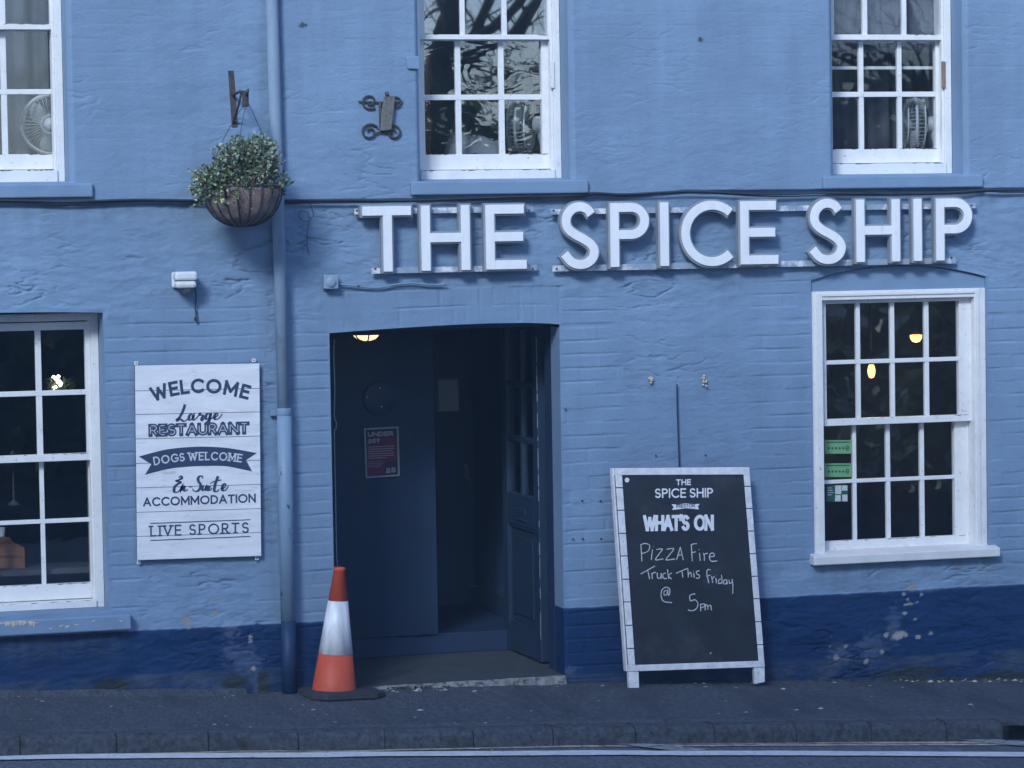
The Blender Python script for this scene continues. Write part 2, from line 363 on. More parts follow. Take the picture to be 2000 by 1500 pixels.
def ribbon(pts, wd, ext=0.0, closed=False):
    """2D polyline -> list of (left,right) mitred pairs"""
    p = [np.array(q, float) for q in pts]
    q = [p[0]]
    for a in p[1:]:
        if np.linalg.norm(a-q[-1]) > 1e-7: q.append(a)
    p = q; n = len(p); out = []
    if n < 2: return out
    if ext and not closed:
        d = p[0]-p[1]; p[0] = p[0]+d/np.linalg.norm(d)*ext; d = p[-1]-p[-2]; p[-1] = p[-1]+d/np.linalg.norm(d)*ext
    for i in range(n):
        if closed: a = p[i-1] if i else p[n-2]; c = p[(i+1) % n] if i < n-1 else p[1]
        else: a = p[i-1] if i else None; c = p[i+1] if i < n-1 else None
        ds = []
        if a is not None: e = p[i]-a; ds.append(e/np.linalg.norm(e))
        if c is not None: e = c-p[i]; ds.append(e/np.linalg.norm(e))
        ns = [np.array([-e[1], e[0]]) for e in ds]; m = sum(ns); l = np.linalg.norm(m)
        m = ns[0] if l < .2 else m/l
        k = 1/max(.45, float(m@ns[0])); h = (wd[i] if isinstance(wd, (list, np.ndarray)) else wd)/2
        out.append((p[i]+m*h*k, p[i]-m*h*k))
    return out
class Plane:
    """2D drawing surface in the place: origin O, right U, up V, outward normal Nn"""
    def __init__(s, O, U, V):
        s.O = np.array(O, float); s.U = np.array(U, float)/np.linalg.norm(U); V = np.array(V, float)
        V = V-s.U*(V@s.U); s.V = V/np.linalg.norm(V); s.N = np.cross(s.U, s.V)
        if s.N[1] > 0: s.N = -s.N
    def px(s, x, y):
        d = ray(x, y); t = ((s.O-CAM)@s.N)/(d@s.N); p = CAM+t*d-s.O; return np.array([p@s.U, p@s.V])
    def at(s, uv, lift=0.0): return s.O+s.U*uv[0]+s.V*uv[1]+s.N*lift
def draw(mb, pl, strokes, wd, lift, ext=0.0, cl=False):
    for k, st in enumerate(strokes):
        closed = np.allclose(st[0], st[-1]) and len(st) > 3
        r = ribbon(st, wd, 0 if closed else ext, closed)
        if not r: continue
        vs = []
        for a, b in r: vs += [pl.at(a, lift+.00012*(k % 7)), pl.at(b, lift+.00012*(k % 7))]
        mb.add(vs, [(2*i, 2*i+1, 2*i+3, 2*i+2) for i in range(len(r)-1)])
def smooth(pts, n=5):
    p = [np.array(q, float) for q in pts]
    if len(p) < 3: return p
    out = []
    for i in range(len(p)-1):
        a = p[i-1] if i else 2*p[0]-p[1]; b = p[i]; c = p[i+1]; d = p[i+2] if i+2 < len(p) else 2*p[-1]-p[-2]
        for j in range(n):
            t = j/n; out.append(.5*((2*b)+(c-a)*t+(2*a-5*b+4*c-d)*t*t+(3*b-a-3*c+d)*t**3))
    out.append(p[-1]); return out
def text(mb, pl, s, basel, cap, wd, lift, serif=0.0, gap=.24, space=.42, inner=None):
    """letters along a baseline given as plane points (straight: 2, bowed: 3); cap height and stroke width in metres"""
    wn = wd/cap; adv = []; x = wn/2
    for ch in s:
        if ch == ' ': x += space; adv.append(None); continue
        gw = GL[ch][0]; adv.append(x); x += gw+gap+wn*.55
    tot = x-gap-wn*.05
    b = [np.array(q, float) for q in basel]
    def curve(t):
        if len(b) == 2: return b[0]+(b[1]-b[0])*t, b[1]-b[0]
        c = 2*b[1]-(b[0]+b[2])/2
        return b[0]*(1-t)**2+2*c*t*(1-t)+b[2]*t*t, 2*(c-b[0])*(1-t)+2*(b[2]-c)*t
    L = np.linalg.norm(b[-1]-b[0]); sx = L/tot; hs = (cap-wd)
    for ch, a in zip(s, adv):
        if a is None: continue
        gw, st = GL[ch]; o, tg = curve((a+gw/2)/tot); tg = tg/np.linalg.norm(tg); nm = np.array([-tg[1], tg[0]])
        def P(q): return o+tg*(q[0]-gw/2)*sx+nm*(wd/2+q[1]*hs)
        for lay, (w_, l_) in enumerate(((wd, lift),) if inner is None else ((wd, lift), (inner, lift+.001))):
            e = w_/2 if lay == 0 else -wd*.22
            draw(mb[lay] if isinstance(mb, (list, tuple)) else mb, pl, [[P(q) for q in t] for t in st], w_, l_, ext=e)
        if serif:
            for q in SERIF.get(ch, []):
                c = P(q); draw(mb, pl, [[c-tg*serif/2, c+tg*serif/2]], wd*.85, lift+.0009)
# ------------------------------------------------------------------ the building: facade with modelled relief
OPEN = {}   # name: X0, X1, Z0, Z1, arch height
OPEN['ul'] = (PX(132,200)-.87, PX(132,200), PZ(60,357), 4.36, 0)
OPEN['um'] = (PX(818,200), PX(1111,200), PZ(960,352), 4.36, 0)
OPEN['ur'] = (PX(1625,200), PX(1880,200), PZ(1740,341), 4.36, 0)
OPEN['ll'] = (PX(208,900)-1.15, PX(208,900), PZ(100,1198), PZ(100,613), .012)
OPEN['lr'] = (1.826, 2.922, PZ(1750,1082), 2.222, .075)
OPEN['door'] = (-1.010, .311, -.25, 1.990, .032)
def lines(a, b, step, cuts):
    k = sorted(set([a, b]+[c for c in cuts if a < c < b])); out = []
    for p, q in zip(k[:-1], k[1:]):
        n = max(1, int(round((q-p)/step))); out += list(np.linspace(p, q, n+1)[:-1])
    return np.array(out+[b])
WX0, WX1, WZ0, WZ1 = -4.2, 4.2, -.9, 4.75
xs = lines(WX0, WX1, .010, [c for o in OPEN.values() for c in o[:2]])
zs = lines(WZ0, WZ1, .0055, [c for o in OPEN.values() for c in o[2:4]])
X, Z = np.meshgrid(xs, zs)
def boxmask(x0, y0, x1, y1, soft=.05):
    a, b = PX(x0, (y0+y1)/2), PX(x1, (y0+y1)/2); t, u = PZ((x0+x1)/2, y1), PZ((x0+x1)/2, y0)
    jx = .05*perlin(X*5, Z*9, 91); jz = .03*perlin(X*6, Z*6, 92)
    return sstep(a-soft, a+soft, X+jx)*(1-sstep(b-soft, b+soft, X+jx))*sstep(t-soft, t+soft, Z+jz)*(1-sstep(u-soft, u+soft, Z+jz))
brick = np.zeros_like(X)
for b in ((195,620,275,1235), (262,585,530,715), (560,620,660,1330), (1085,580,1215,1330), (1470,545,1600,1110), (1920,555,2060,1100),
          (1200,930,1480,1100), (500,1090,560,1180)):
    brick = np.maximum(brick, boxmask(*b))
faint = np.zeros_like(X)
for b in ((1105,-400,1640,230), (560,-400,825,260), (1870,-400,2200,330), (1110,600,1480,930), (140,-100,300,330)):
    faint = np.maximum(faint, boxmask(*b, soft=.12))
def bricks(ch, bl, seed):
    zz = Z+.006*perlin(X*2.1, Z*2.5, seed)+.0025*perlin(X*9, Z*9, seed+1)
    r = np.floor(zz/ch); fz = zz/ch-r
    off = np.where(r % 2 == 0, 0, .5)+.12*np.sin(r*12.9)
    u = X/bl+off+.03*perlin(X*8, Z*8, seed+2); c = np.floor(u); fx = u-c
    rnd = np.modf(np.abs(np.sin(r*127.1+c*311.7)*43758.5))[0]
    jh = np.exp(-(np.minimum(fz, 1-fz)*ch/.0038)**2); jv = np.exp(-(np.minimum(fx, 1-fx)*bl/.0045)**2)
    keep = sstep(-.35, .25, perlin(X*3.5, Z*12, seed+3)); keepv = sstep(-.1, .3, perlin(X*6, Z*6, seed+4))
    return -.0072*jh*(.12+.88*keep)-.0045*jv*keepv+(rnd-.5)*.0045
hb = bricks(.0765, .222, 11)
lump = .0125*fbm(X*1.9, Z*3.6, 4, 21)+.0058*fbm(X*6.5, Z*15, 3, 22)+.0022*fbm(X*22, Z*42, 2, 23)
wx = X+.05*perlin(X*4, Z*4, 31); wz = Z+.03*perlin(X*5, Z*5, 32)
n1 = fbm(wx*2.6, wz*11, 3, 33); n2 = fbm(wx*5.5, wz*19, 2, 34)
cm = sstep(.05, .38, perlin(X*1.7, Z*2.6, 35)+.28*perlin(X*6, Z*9, 36))
cr = np.exp(-(n1/.026)**2)*cm*.015+np.exp(-(n2/.04)**2)*sstep(.0, .4, perlin(X*2.6, Z*4.2, 37))*.0055
low = 1-sstep(2.66, 2.78, Z)
amp = .52+.48*low+.25*(1-sstep(.38, .44, Z))
amp = amp*(1-.55*sstep(.1, .5, perlin(X*.9+3, Z*.9, 41)))
hr = (lump-cr)*amp
hf = np.clip(bricks(.0765, .222, 51), -.009, 0)*.22
hr = hr*.85
H = hr*(1-.82*brick)*(1-.45*faint)+hb*brick+hf*faint*(1-brick)+.0008*fbm(X*60, Z*60, 2, 61)
# soldier courses over the doorway
x0, x1, z0, z1, ah = OPEN['door']
inx = sstep(x0-.05, x0-.01, X)*(1-sstep(x1+.0, x1+.04, X))
ring = inx*sstep(z1-.002, z1+.008, Z)*(1-sstep(z1+.225, z1+.235, Z))
fx = np.modf((X+5)/.077+.04*perlin(X*3, Z*3, 71))[0]
kv = sstep(-.25, .25, perlin(X*5, Z*5, 72))
arcj = -.006*np.exp(-(np.minimum(fx, 1-fx)*.077/.004)**2)*kv
for zl, dp in ((.112, .007), (.228, .008)): arcj = arcj-dp*np.exp(-((Z-z1-zl)/.005)**2)*sstep(-.3, .2, perlin(X*4, Z*0+zl*50, 73))
H = H*(1-ring*.8)+arcj*ring
# upper storey stands slightly proud, with a drip edge along the cable
zl = np.interp(X, [-4, -1.96, .65, 1.04, 4], [2.722, 2.718, 2.714, 2.742, 2.728])+.004*perlin(X*6, X*0, 75)
H = H+.026*sstep(-.006, .006, Z-zl)-.006*np.exp(-((Z-zl+.014)/.008)**2)
# render patch over plinth band, slightly proud
H = H+.006*(1-sstep(.395, .415, Z+.006*perlin(X*7, Z*3, 76)))
# relief dies out exactly at the edges of openings and of the modelled sheet
fade = np.ones_like(X)
for k, (a, b, c, d, ah) in OPEN.items():
    dx = np.maximum(np.maximum(a-X, X-b), 0); dz = np.maximum(np.maximum(c-Z, Z-d), 0)
    fade = np.minimum(fade, sstep(0, .022, np.sqrt(dx*dx+dz*dz)))
for dd in (X-WX0, WX1-X, Z-WZ0, WZ1-Z): fade = np.minimum(fade, sstep(0, .1, dd))
H = H*fade
Zw = Z.copy()
def archz(x, o):
    a, b, c, d, ah = o; t = np.clip((np.asarray(x)-a)/(b-a), 0, 1)
    if c < 0: return ah*np.interp(t, [0,.12,.25,.4,.55,.7,.85,.95,1], [0,.26,.50,.74,.92,1.0,.93,.72,.50])     # doorway: rises from the left, nearly level at the right
    return ah*4*t*(1-t)
for o in OPEN.values():
    if o[4]:
        a, b, c, d, ah = o
        Zw = Zw+archz(X, o)*np.where(Z >= d-1e-6, 1-sstep(d, d+.28, Z), 0)
# painted marks
plinth = 1-sstep(.405, .411, Z+.007*perlin(X*5, Z*3, 81)+.004*perlin(X*24, Z*24, 83))
chip = np.zeros_like(X); moss = np.zeros_like(X); wear = np.zeros_like(X)
nz = .75*fbm(X*26, Z*34, 4, 82, .65)
def blob(arr, px, py, rx, ry, soft=.13, k=1.0):
    if arr is chip: rx, ry = rx*.82, ry*.82
    c = W(px, py); s = 1/342.
    r = np.sqrt(((X-c[0])/(rx*s))**2+((Z-c[2])/(ry*s))**2)+nz
    return np.maximum(arr, k*(1-sstep(1-soft, 1+soft*.3, r)))
for a in ((365,1212,11,15), (419,1198,8,6), (1779,1146,17,7), (1764,1161,4,5), (1798,1160,5,5), (1772,1180,11,4), (1772,1171,4,4), (1767,1197,6,4),
          (1756,1240,20,8), (1730,1240,6,6), (1817,1236,5,7), (1792,1244,6,5), (1722,1272,7,5), (1690,1292,5,5), (1632,1284,12,5), (1620,1262,4,3), (1650,1262,4,3),
          (488,1247,4,7), (495,1305,5,5), (1120,1053,4,3), (1790,1176,4,3), (1786,1208,3,3), (592,1400,1,1), (427,1170,3,4), (480,1187,3,3)):
    chip = blob(chip, *a)
for a in ((1800,1150,40,6), (1745,1225,18,40), (1700,1262,34,30), (1640,1275,26,24), (480,1290,36,30), (455,1275,20,22), (505,1330,20,30), (1640,1100,90,12), (1920,1112,40,26), (1560,1120,40,22),
          (450,1230,20,18), (430,1345,40,14), (1100,1310,30,12)):
    wear = blob(wear, *a, soft=.6, k=.13)
for a in ((222,1338,38,15), (455,1338,28,20), (515,1335,12,30), (200,1346,60,6), (1780,1312,90,9), (1960,1320,70,12), (1480,1322,60,6), (590,50,7,6), (560,915,7,26), (1365,78,6,6)):
    moss = blob(moss, *a, soft=.5, k=.9)
grime_shade = np.zeros_like(X)  # dirt stains, plus shadow painted into the colour left of the pipe
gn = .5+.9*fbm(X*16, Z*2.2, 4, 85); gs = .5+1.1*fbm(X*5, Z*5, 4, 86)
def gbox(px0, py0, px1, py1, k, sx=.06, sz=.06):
    global grime_shade
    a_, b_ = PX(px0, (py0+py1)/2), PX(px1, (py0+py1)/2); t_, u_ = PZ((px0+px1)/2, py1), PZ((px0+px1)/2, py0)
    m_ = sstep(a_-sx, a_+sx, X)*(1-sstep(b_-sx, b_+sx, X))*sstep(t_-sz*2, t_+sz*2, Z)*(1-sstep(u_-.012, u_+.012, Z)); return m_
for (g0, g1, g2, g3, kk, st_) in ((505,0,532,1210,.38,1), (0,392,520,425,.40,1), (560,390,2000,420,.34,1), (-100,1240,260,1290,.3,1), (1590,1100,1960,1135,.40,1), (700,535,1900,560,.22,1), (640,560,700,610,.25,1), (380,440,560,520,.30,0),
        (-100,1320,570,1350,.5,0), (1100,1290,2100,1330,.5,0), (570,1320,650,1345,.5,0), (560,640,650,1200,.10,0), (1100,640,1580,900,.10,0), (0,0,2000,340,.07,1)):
    grime_shade = np.maximum(grime_shade, gbox(g0, g1, g2, g3, kk)*kk*np.clip(gn if st_ else gs, 0, 1.3))
ni, nj = X.shape
ci = (X[:-1, :-1]+X[1:, 1:])/2; cz = (Z[:-1, :-1]+Z[1:, 1:])/2
keep = np.ones_like(ci, bool)
for a, b, c, d, ah in OPEN.values(): keep &= ~((ci > a) & (ci < b) & (cz > c) & (cz < d))
idx = np.arange(ni*nj).reshape(ni, nj)
q = np.stack([idx[:-1, :-1], idx[:-1, 1:], idx[1:, 1:], idx[1:, :-1]], -1)[keep]
V = np.stack([X, -H, Zw], -1).reshape(-1, 3)
# the rest of the shell: flanks, top, roof, sides and back, as plain quads in the same wall
BXA, BXB, BD, BT = -9.0, 9.0, 6.5, 6.1
ex = [(BXA,0,-1.2),(WX0,0,-1.2),(WX0,0,BT),(BXA,0,BT), (WX1,0,-1.2),(BXB,0,-1.2),(BXB,0,BT),(WX1,0,BT),
      (WX0,0,WZ1),(WX1,0,WZ1),(WX1,0,BT),(WX0,0,BT), (WX0,0,-1.2),(WX1,0,-1.2),(WX1,0,WZ0),(WX0,0,WZ0),
      (BXB,0,-1.2),(BXB,BD,-1.2),(BXB,BD,BT),(BXB,0,BT), (BXA,BD,-1.2),(BXA,0,-1.2),(BXA,0,BT),(BXA,BD,BT), (BXB,BD,-1.2),(BXA,BD,-1.2),(BXA,BD,BT),(BXB,BD,BT)]
# reveals
depth = {'ul': .15, 'um': .15, 'ur': .15, 'll': .18, 'lr': .11, 'door': .17}
for k, o in OPEN.items():
    a, b, c, d, ah = o; y = depth[k]
    for s0, s1 in (((c, .406), (.4061, d)) if c < .4 else ((c, d),)): ex += [(a,0,s0),(a,y,s0),(a,y,s1),(a,0,s1), (b,y,s0),(b,0,s0),(b,0,s1),(b,y,s1)]
    if k != 'door': ex += [(a,0,c),(b,0,c),(b,y,c),(a,y,c)]
    sx = xs[(xs >= a-1e-6) & (xs <= b+1e-6)][::8 if ah else 1000]; sx = np.append(sx, b) if abs(sx[-1]-b) > 1e-6 else sx
    for p, r in zip(sx[:-1], sx[1:]):
        zp, zr = d+float(archz(p, o)), d+float(archz(r, o)); ex += [(p,0,zp),(p,y,zp),(r,y,zr),(r,0,zr)]
ex = np.array(ex, float); V = np.concatenate([V, ex]); q = np.concatenate([q, (np.arange(len(ex))+ni*nj).reshape(-1, 4)])
me = bpy.data.meshes.new('wall'); me.vertices.add(len(V)); me.vertices.foreach_set('co', V.ravel())
me.loops.add(q.size); me.loops.foreach_set('vertex_index', q.ravel().astype(np.int32))
me.polygons.add(len(q)); me.polygons.foreach_set('loop_start', np.arange(0, q.size, 4, dtype=np.int32)); me.polygons.foreach_set('loop_total', np.full(len(q), 4, np.int32))
sm = np.ones(len(q), bool); sm[len(q)-len(ex)//4:] = False
me.polygons.foreach_set('use_smooth', sm); me.update(calc_edges=True)
for nm, arr in (('plinth', plinth), ('chip', np.clip(chip, 0, 1)), ('moss', np.clip(moss, 0, 1)), ('wear', np.clip(wear, 0, .6)), ('grime_shade', np.clip(grime_shade, 0, .6))):
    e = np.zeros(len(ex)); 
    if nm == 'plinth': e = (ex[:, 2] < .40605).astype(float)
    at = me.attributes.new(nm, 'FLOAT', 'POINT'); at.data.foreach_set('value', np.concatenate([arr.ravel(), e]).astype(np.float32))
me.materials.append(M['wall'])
pub = thing('pub_building', 'blue painted old pub with white sash windows and dark open doorway above a navy plinth', 'building', (0, 0, 0))
wall = bpy.data.objects.new('wall', me); COL.objects.link(wall); wall.parent = pub
rf = MB(); rf.add([(BXA-.2,-.3,BT),(BXB+.2,-.3,BT),(BXB+.2,BD/2,BT+2.2),(BXA-.2,BD/2,BT+2.2),(BXA-.2,BD+.3,BT),(BXB+.2,BD+.3,BT)], [(0,1,2,3),(3,2,5,4),(0,4,5,1),(0,3,4),(1,5,2)])
rf.build('roof', M['slate'], pub)
def room(x0, x1, y0, y1, z0, z1, m):
    return MB().add([(x0,y0,z0),(x1,y0,z0),(x1,y1,z0),(x0,y1,z0),(x0,y0,z1),(x1,y0,z1),(x1,y1,z1),(x0,y1,z1)],
        [(0,1,2,3),(4,7,6,5),(1,5,6,2),(2,6,7,3),(3,7,4,0)]).build('interior_room', m, pub)
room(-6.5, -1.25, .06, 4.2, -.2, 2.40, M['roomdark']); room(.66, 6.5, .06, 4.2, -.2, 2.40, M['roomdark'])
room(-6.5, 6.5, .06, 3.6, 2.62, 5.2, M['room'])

# ------------------------------------------------------------------ sash windows
def members(mb, xs_, zs_, y0, y1, ybar):
    """first and last of xs_ are stiles, of zs_ rails; the ones between are thin glazing bars"""
    (a0, a1), (b0, b1) = xs_[0], xs_[-1]; (c0, c1), (d0, d1) = zs_[0], zs_[-1]
    mb.box(a0, a1, y0, y1, c0, d1); mb.box(b0, b1, y0, y1, c0, d1)
    mb.box(a1, b0, y0, y1, c0, c1); mb.box(a1, b0, y0, y1, d0, d1)
    hz = [(c0, c1)]+list(zs_[1:-1])+[(d0, d1)]
    for z0, z1 in zs_[1:-1]: mb.box(a1, b0, ybar, y1-.004, z0, z1)
    for x0, x1 in xs_[1:-1]:
        for (p, r), (s, t) in zip(hz[:-1], hz[1:]): mb.box(x0, x1, ybar+.002, y1-.004, r, s)
def glaze(xs_, zs_, y, name, m, parent):
    g = MB(); rng = random.Random(hash((round(y*1000), round(xs_[0][0]*1000))) & 0xffff)
    for (a, b), (c, d) in zip(xs_[:-1], xs_[1:]):
        for (e, f), (h, i) in zip(zs_[:-1], zs_[1:]):
            t = [rng.uniform(-.0008, .0008) for _ in range(4)]
            g.add([(b-.003, y+t[0], f-.003), (c+.003, y+t[1], f-.003), (c+.003, y+t[1]+t[2], h+.003), (b-.003, y+t[0]+t[2], h+.003)], [(0,1,2,3)])
    return g.build(name, m, parent)
def mirror(xs_, c): return [(2*c-b, 2*c-a) for a, b in xs_][::-1]
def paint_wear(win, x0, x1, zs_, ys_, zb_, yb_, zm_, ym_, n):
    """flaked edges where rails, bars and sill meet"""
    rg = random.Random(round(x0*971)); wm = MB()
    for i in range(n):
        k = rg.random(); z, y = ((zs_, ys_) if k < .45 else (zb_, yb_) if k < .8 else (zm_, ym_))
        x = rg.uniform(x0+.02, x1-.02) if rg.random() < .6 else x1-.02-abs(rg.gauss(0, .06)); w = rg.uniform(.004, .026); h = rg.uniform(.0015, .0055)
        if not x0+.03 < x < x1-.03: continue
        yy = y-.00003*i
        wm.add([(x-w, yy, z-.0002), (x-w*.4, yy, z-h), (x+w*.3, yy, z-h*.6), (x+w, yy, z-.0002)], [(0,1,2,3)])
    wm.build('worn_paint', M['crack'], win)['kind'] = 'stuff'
def sash_window(o, y, fw, upper, lower, yu, yl, gm, sill_h, head=None, pl_=None):
    """o opening; box frame of width fw; upper/lower = (xs, zs) lists of members"""
    a, b, c, d, ah = o; f = MB()
    f.box(a+.001, a+fw, y, y+.16, c, d-.002); f.box(b-fw, b-.001, y, y+.16, c, d-.002)
    f.box(a+fw, b-fw, y, y+.16, d-fw, d-.002); f.box(a+fw, b-fw, y-.012, y+.16, c+.001, c+sill_h)
    f.box(a+fw, a+fw+.014, y+.012, y+.05, c+sill_h, d-fw); f.box(b-fw-.014, b-fw, y+.012, y+.05, c+sill_h, d-fw)
    win = f.build('window', M['white'], pub, bevel=.003)
    u = MB(); members(u, *upper, yu, yu+.042, yu+.008); us = u.build('upper_sash', M['white'], win, bevel=.002)
    l = MB(); members(l, *lower, yl, yl+.042, yl+.008); ls = l.build('lower_sash', M['white'], win, bevel=.002)
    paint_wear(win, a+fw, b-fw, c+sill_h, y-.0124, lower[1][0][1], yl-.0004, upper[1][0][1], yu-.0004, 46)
    glaze(*upper, yu+.024, 'pane', gm, win); glaze(*lower, yl+.024, 'pane', M['glasswavy'] if gm is M['glassmid'] else gm, win)
    return win
def X2(lst, y, Y): return [(PX(a, y, Y), PX(b, y, Y)) for a, b in lst]
def Z2(lst, x, Y): return [(PZ(x, b, Y), PZ(x, a, Y)) for a, b in lst]
# upper middle
yu, yl = .165, .212
o = OPEN['um']; fw = .042
ub = X2([(900,909),(981.6,991)], 40, yu); lb = X2([(891,901.5),(975.5,986)], 185, yl)
us_ = (o[0]+fw-.004, o[0]+fw+.042); ue = (PX(1069.5,40,yu), o[1]-fw+.004); lst = (o[0]+fw-.004, o[0]+fw+.048); le = (PX(1058.5,185,yl), o[1]-fw+.004)
mr_z = (PZ(950,77,yu), PZ(950,67.5,yu)); topz = 4.36-fw
ur_ = [mr_z, (mr_z[1]+(topz-.05-mr_z[1])/2-.012, mr_z[1]+(topz-.05-mr_z[1])/2+.012), (topz-.05, topz)]
lr_ = [(PZ(950,331,yl), PZ(950,301,yl)), (PZ(950,195,yl), PZ(950,184.5,yl)), (mr_z[0]-.004, mr_z[1]-.004)]
sash_window(o, .150, fw, ([us_]+ub+[ue], ur_), ([lst]+lb+[le], lr_), yu, yl, M['glassmid'], lr_[0][0]-o[2]-.004)
# upper right
o = OPEN['ur']
ub = X2([(1686.5,1695.5),(1763.6,1772)], 40, yu); lb = X2([(1679.5,1688.5),(1754.5,1763)], 185, yl)
us_ = (o[0]+fw-.004, o[0]+fw+.045); ue = (PX(1841,40,yu), o[1]-fw+.004); lst = (o[0]+fw-.004, o[0]+fw+.048); le = (PX(1828,185,yl), o[1]-fw+.004)
mr_z = (PZ(1740,78,yu), PZ(1740,67.5,yu))
ur_ = [mr_z, (mr_z[1]+(topz-.05-mr_z[1])/2-.012, mr_z[1]+(topz-.05-mr_z[1])/2+.012), (topz-.05, topz)]
lr_ = [(PZ(1740,318,yl), PZ(1740,290.5,yl)), (PZ(1740,189,yl), PZ(1740,179,yl)), (mr_z[0]-.004, mr_z[1]-.004)]
sash_window(o, .150, fw, ([us_]+ub+[ue], ur_), ([lst]+lb+[le], lr_), yu, yl, M['glass'], lr_[0][0]-o[2]-.004)
# upper left
o = OPEN['ul']
ub = X2([(-2,11)], 30, yu); lb = X2([(3,14.5)], 200, yl)
ub = [(ub[0][0]-.243, ub[0][1]-.243)]+ub; lb = [(lb[0][0]-.243, lb[0][1]-.243)]+lb
us_ = (o[0]+fw-.004, o[0]+fw+.045); ue = (PX(97,30,yu), o[1]-fw+.004); lst = (o[0]+fw-.004, o[0]+fw+.048); le = (PX(101,200,yl), o[1]-fw+.004)
mr_z = (PZ(60,57.5,yu), PZ(60,46.5,yu))
ur_ = [mr_z, (mr_z[1]+(topz-.05-mr_z[1])/2-.012, mr_z[1]+(topz-.05-mr_z[1])/2+.012), (topz-.05, topz)]
lr_ = [(PZ(60,331,yl), PZ(60,301,yl)), (PZ(60,184,yl), PZ(60,174,yl)), (mr_z[0]-.004, mr_z[1]-.004)]
sash_window(o, .150, fw, ([us_]+ub+[ue], ur_), ([lst]+lb+[le], lr_), yu, yl, M['glass'], lr_[0][0]-o[2]-.004)
# lower left
yu, yl = .195, .242; o = OPEN['ll']; fw = .044
ub = X2([(69.5,81)], 700, yu); lb = X2([(79.5,88)], 1000, yl)
ub = [(ub[0][0]-.272*k, ub[0][1]-.272*k) for k in (2, 1)]+ub; lb = [(lb[0][0]-.272*k, lb[0][1]-.272*k) for k in (2, 1)]+lb
ue = (PX(166.5,700,yu), o[1]-fw+.004); le = (PX(175,1000,yl), o[1]-fw+.004); us_ = (o[0]+fw-.004, o[0]+fw+.05); lst = us_
ur_ = [(PZ(90,901.5,yu), PZ(90,887.5,yu)), (PZ(90,773,yu), PZ(90,763,yu)), (PZ(90,645,yu), PZ(90,630,yu))]
lr_ = [(PZ(90,1172,yl), PZ(90,1141.5,yl)), (PZ(90,1022.5,yl), PZ(90,1014.5,yl)), (ur_[0][0]-.004, ur_[0][1]-.004)]
sash_window(o, .180, fw, ([us_]+ub+[ue], ur_), ([lst]+lb+[le], lr_), yu, yl, M['glasslow'], lr_[0][0]-o[2]-.004)
# lower right: frame almost flush with the wall, blue panel in the arch above it
yu, yl = .062, .112; o = OPEN['lr']; fw = .072; ftop = PZ(1750,566,.012)
f = MB(); a, b, c, d, ah = o
f.box(a+.001, a+fw, .012, .20, c, ftop); f.box(b-fw, b-.001, .012, .20, c, ftop); f.box(a+fw, b-fw, .012, .20, ftop-.052, ftop); f.box(a+fw, b-fw, .045, .20, c, c+.03)
f.box(a+.030, a+fw-.002, .004, .0121, c, ftop-.01); f.box(b-fw+.002, b-.042, .004, .0121, c, ftop-.01); f.box(a+fw-.002, b-fw+.002, .0035, .0121, ftop-.03, ftop-.012)
for s in (a+fw, b-fw-.012): f.box(s, s+.012, .104, .112, c+.03, ftop-.06)
win = f.build('window', M['white'], pub, bevel=.003)
MB().prism([(a+.001, ftop)]+[(p, d-.004+float(archz(p, o))) for p in np.linspace(a+.001, b-.001, 25)]+[(b-.001, ftop)], .020, .10).build('arch_panel', M['stone_blue'], pub)
ub = X2([(1674,1682),(1741,1749),(1807.6,1816)], 700, yu); lb = X2([(1667.5,1674.5),(1732.7,1740.5),(1799,1807)], 940, yl)
us_ = (a+fw-.003, PX(1614,700,yu)); ue = (PX(1873.5,700,yu), b-fw+.003); lst = (a+fw-.003, a+fw+.02); le = (PX(1865,940,yl), b-fw+.003)
ur_ = [(PZ(1745,827.5,yu), PZ(1745,814.5,yu)), (PZ(1745,708.5,yu), PZ(1745,700.5,yu)), (PZ(1745,590.5,yu), PZ(1745,583,yu))]
lr_ = [(PZ(1745,1077,yl), PZ(1745,1051.5,yl)), (PZ(1745,940,yl), PZ(1745,933,yl)), (ur_[0][0]-.004, ur_[0][1]-.004)]
u = MB(); members(u, [us_]+ub+[ue], ur_, yu, yu+.042, yu+.008); u.build('upper_sash', M['white'], win, bevel=.002)
l = MB(); members(l, [lst]+lb+[le], lr_, yl, yl+.042, yl+.008); l.build('lower_sash', M['white'], win, bevel=.002)
glaze([us_]+ub+[ue], ur_, yu+.024, 'pane', M['glasslow'], win); glaze([lst]+lb+[le], lr_, yl+.024, 'pane', M['glasslow'], win)
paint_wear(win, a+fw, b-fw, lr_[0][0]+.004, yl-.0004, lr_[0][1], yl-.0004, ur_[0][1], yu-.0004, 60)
# white timber sill of the lower right window
xl, xr = PX(1590,1098,-.06), PX(1954,1079,-.06); zt, zb = PZ(1770,1079,-.06), PZ(1770,1096,-.06)
MB().hexa([(xl,-.06,zb),(xr,-.06,zb),(xr,.05,zb),(xl,.05,zb),(xl,-.06,zt),(xr,-.06,zt),(xr,.05,zt+.022),(xl,.05,zt+.022)]).build('window_sill', M['sillwhite'], win, bevel=.006)
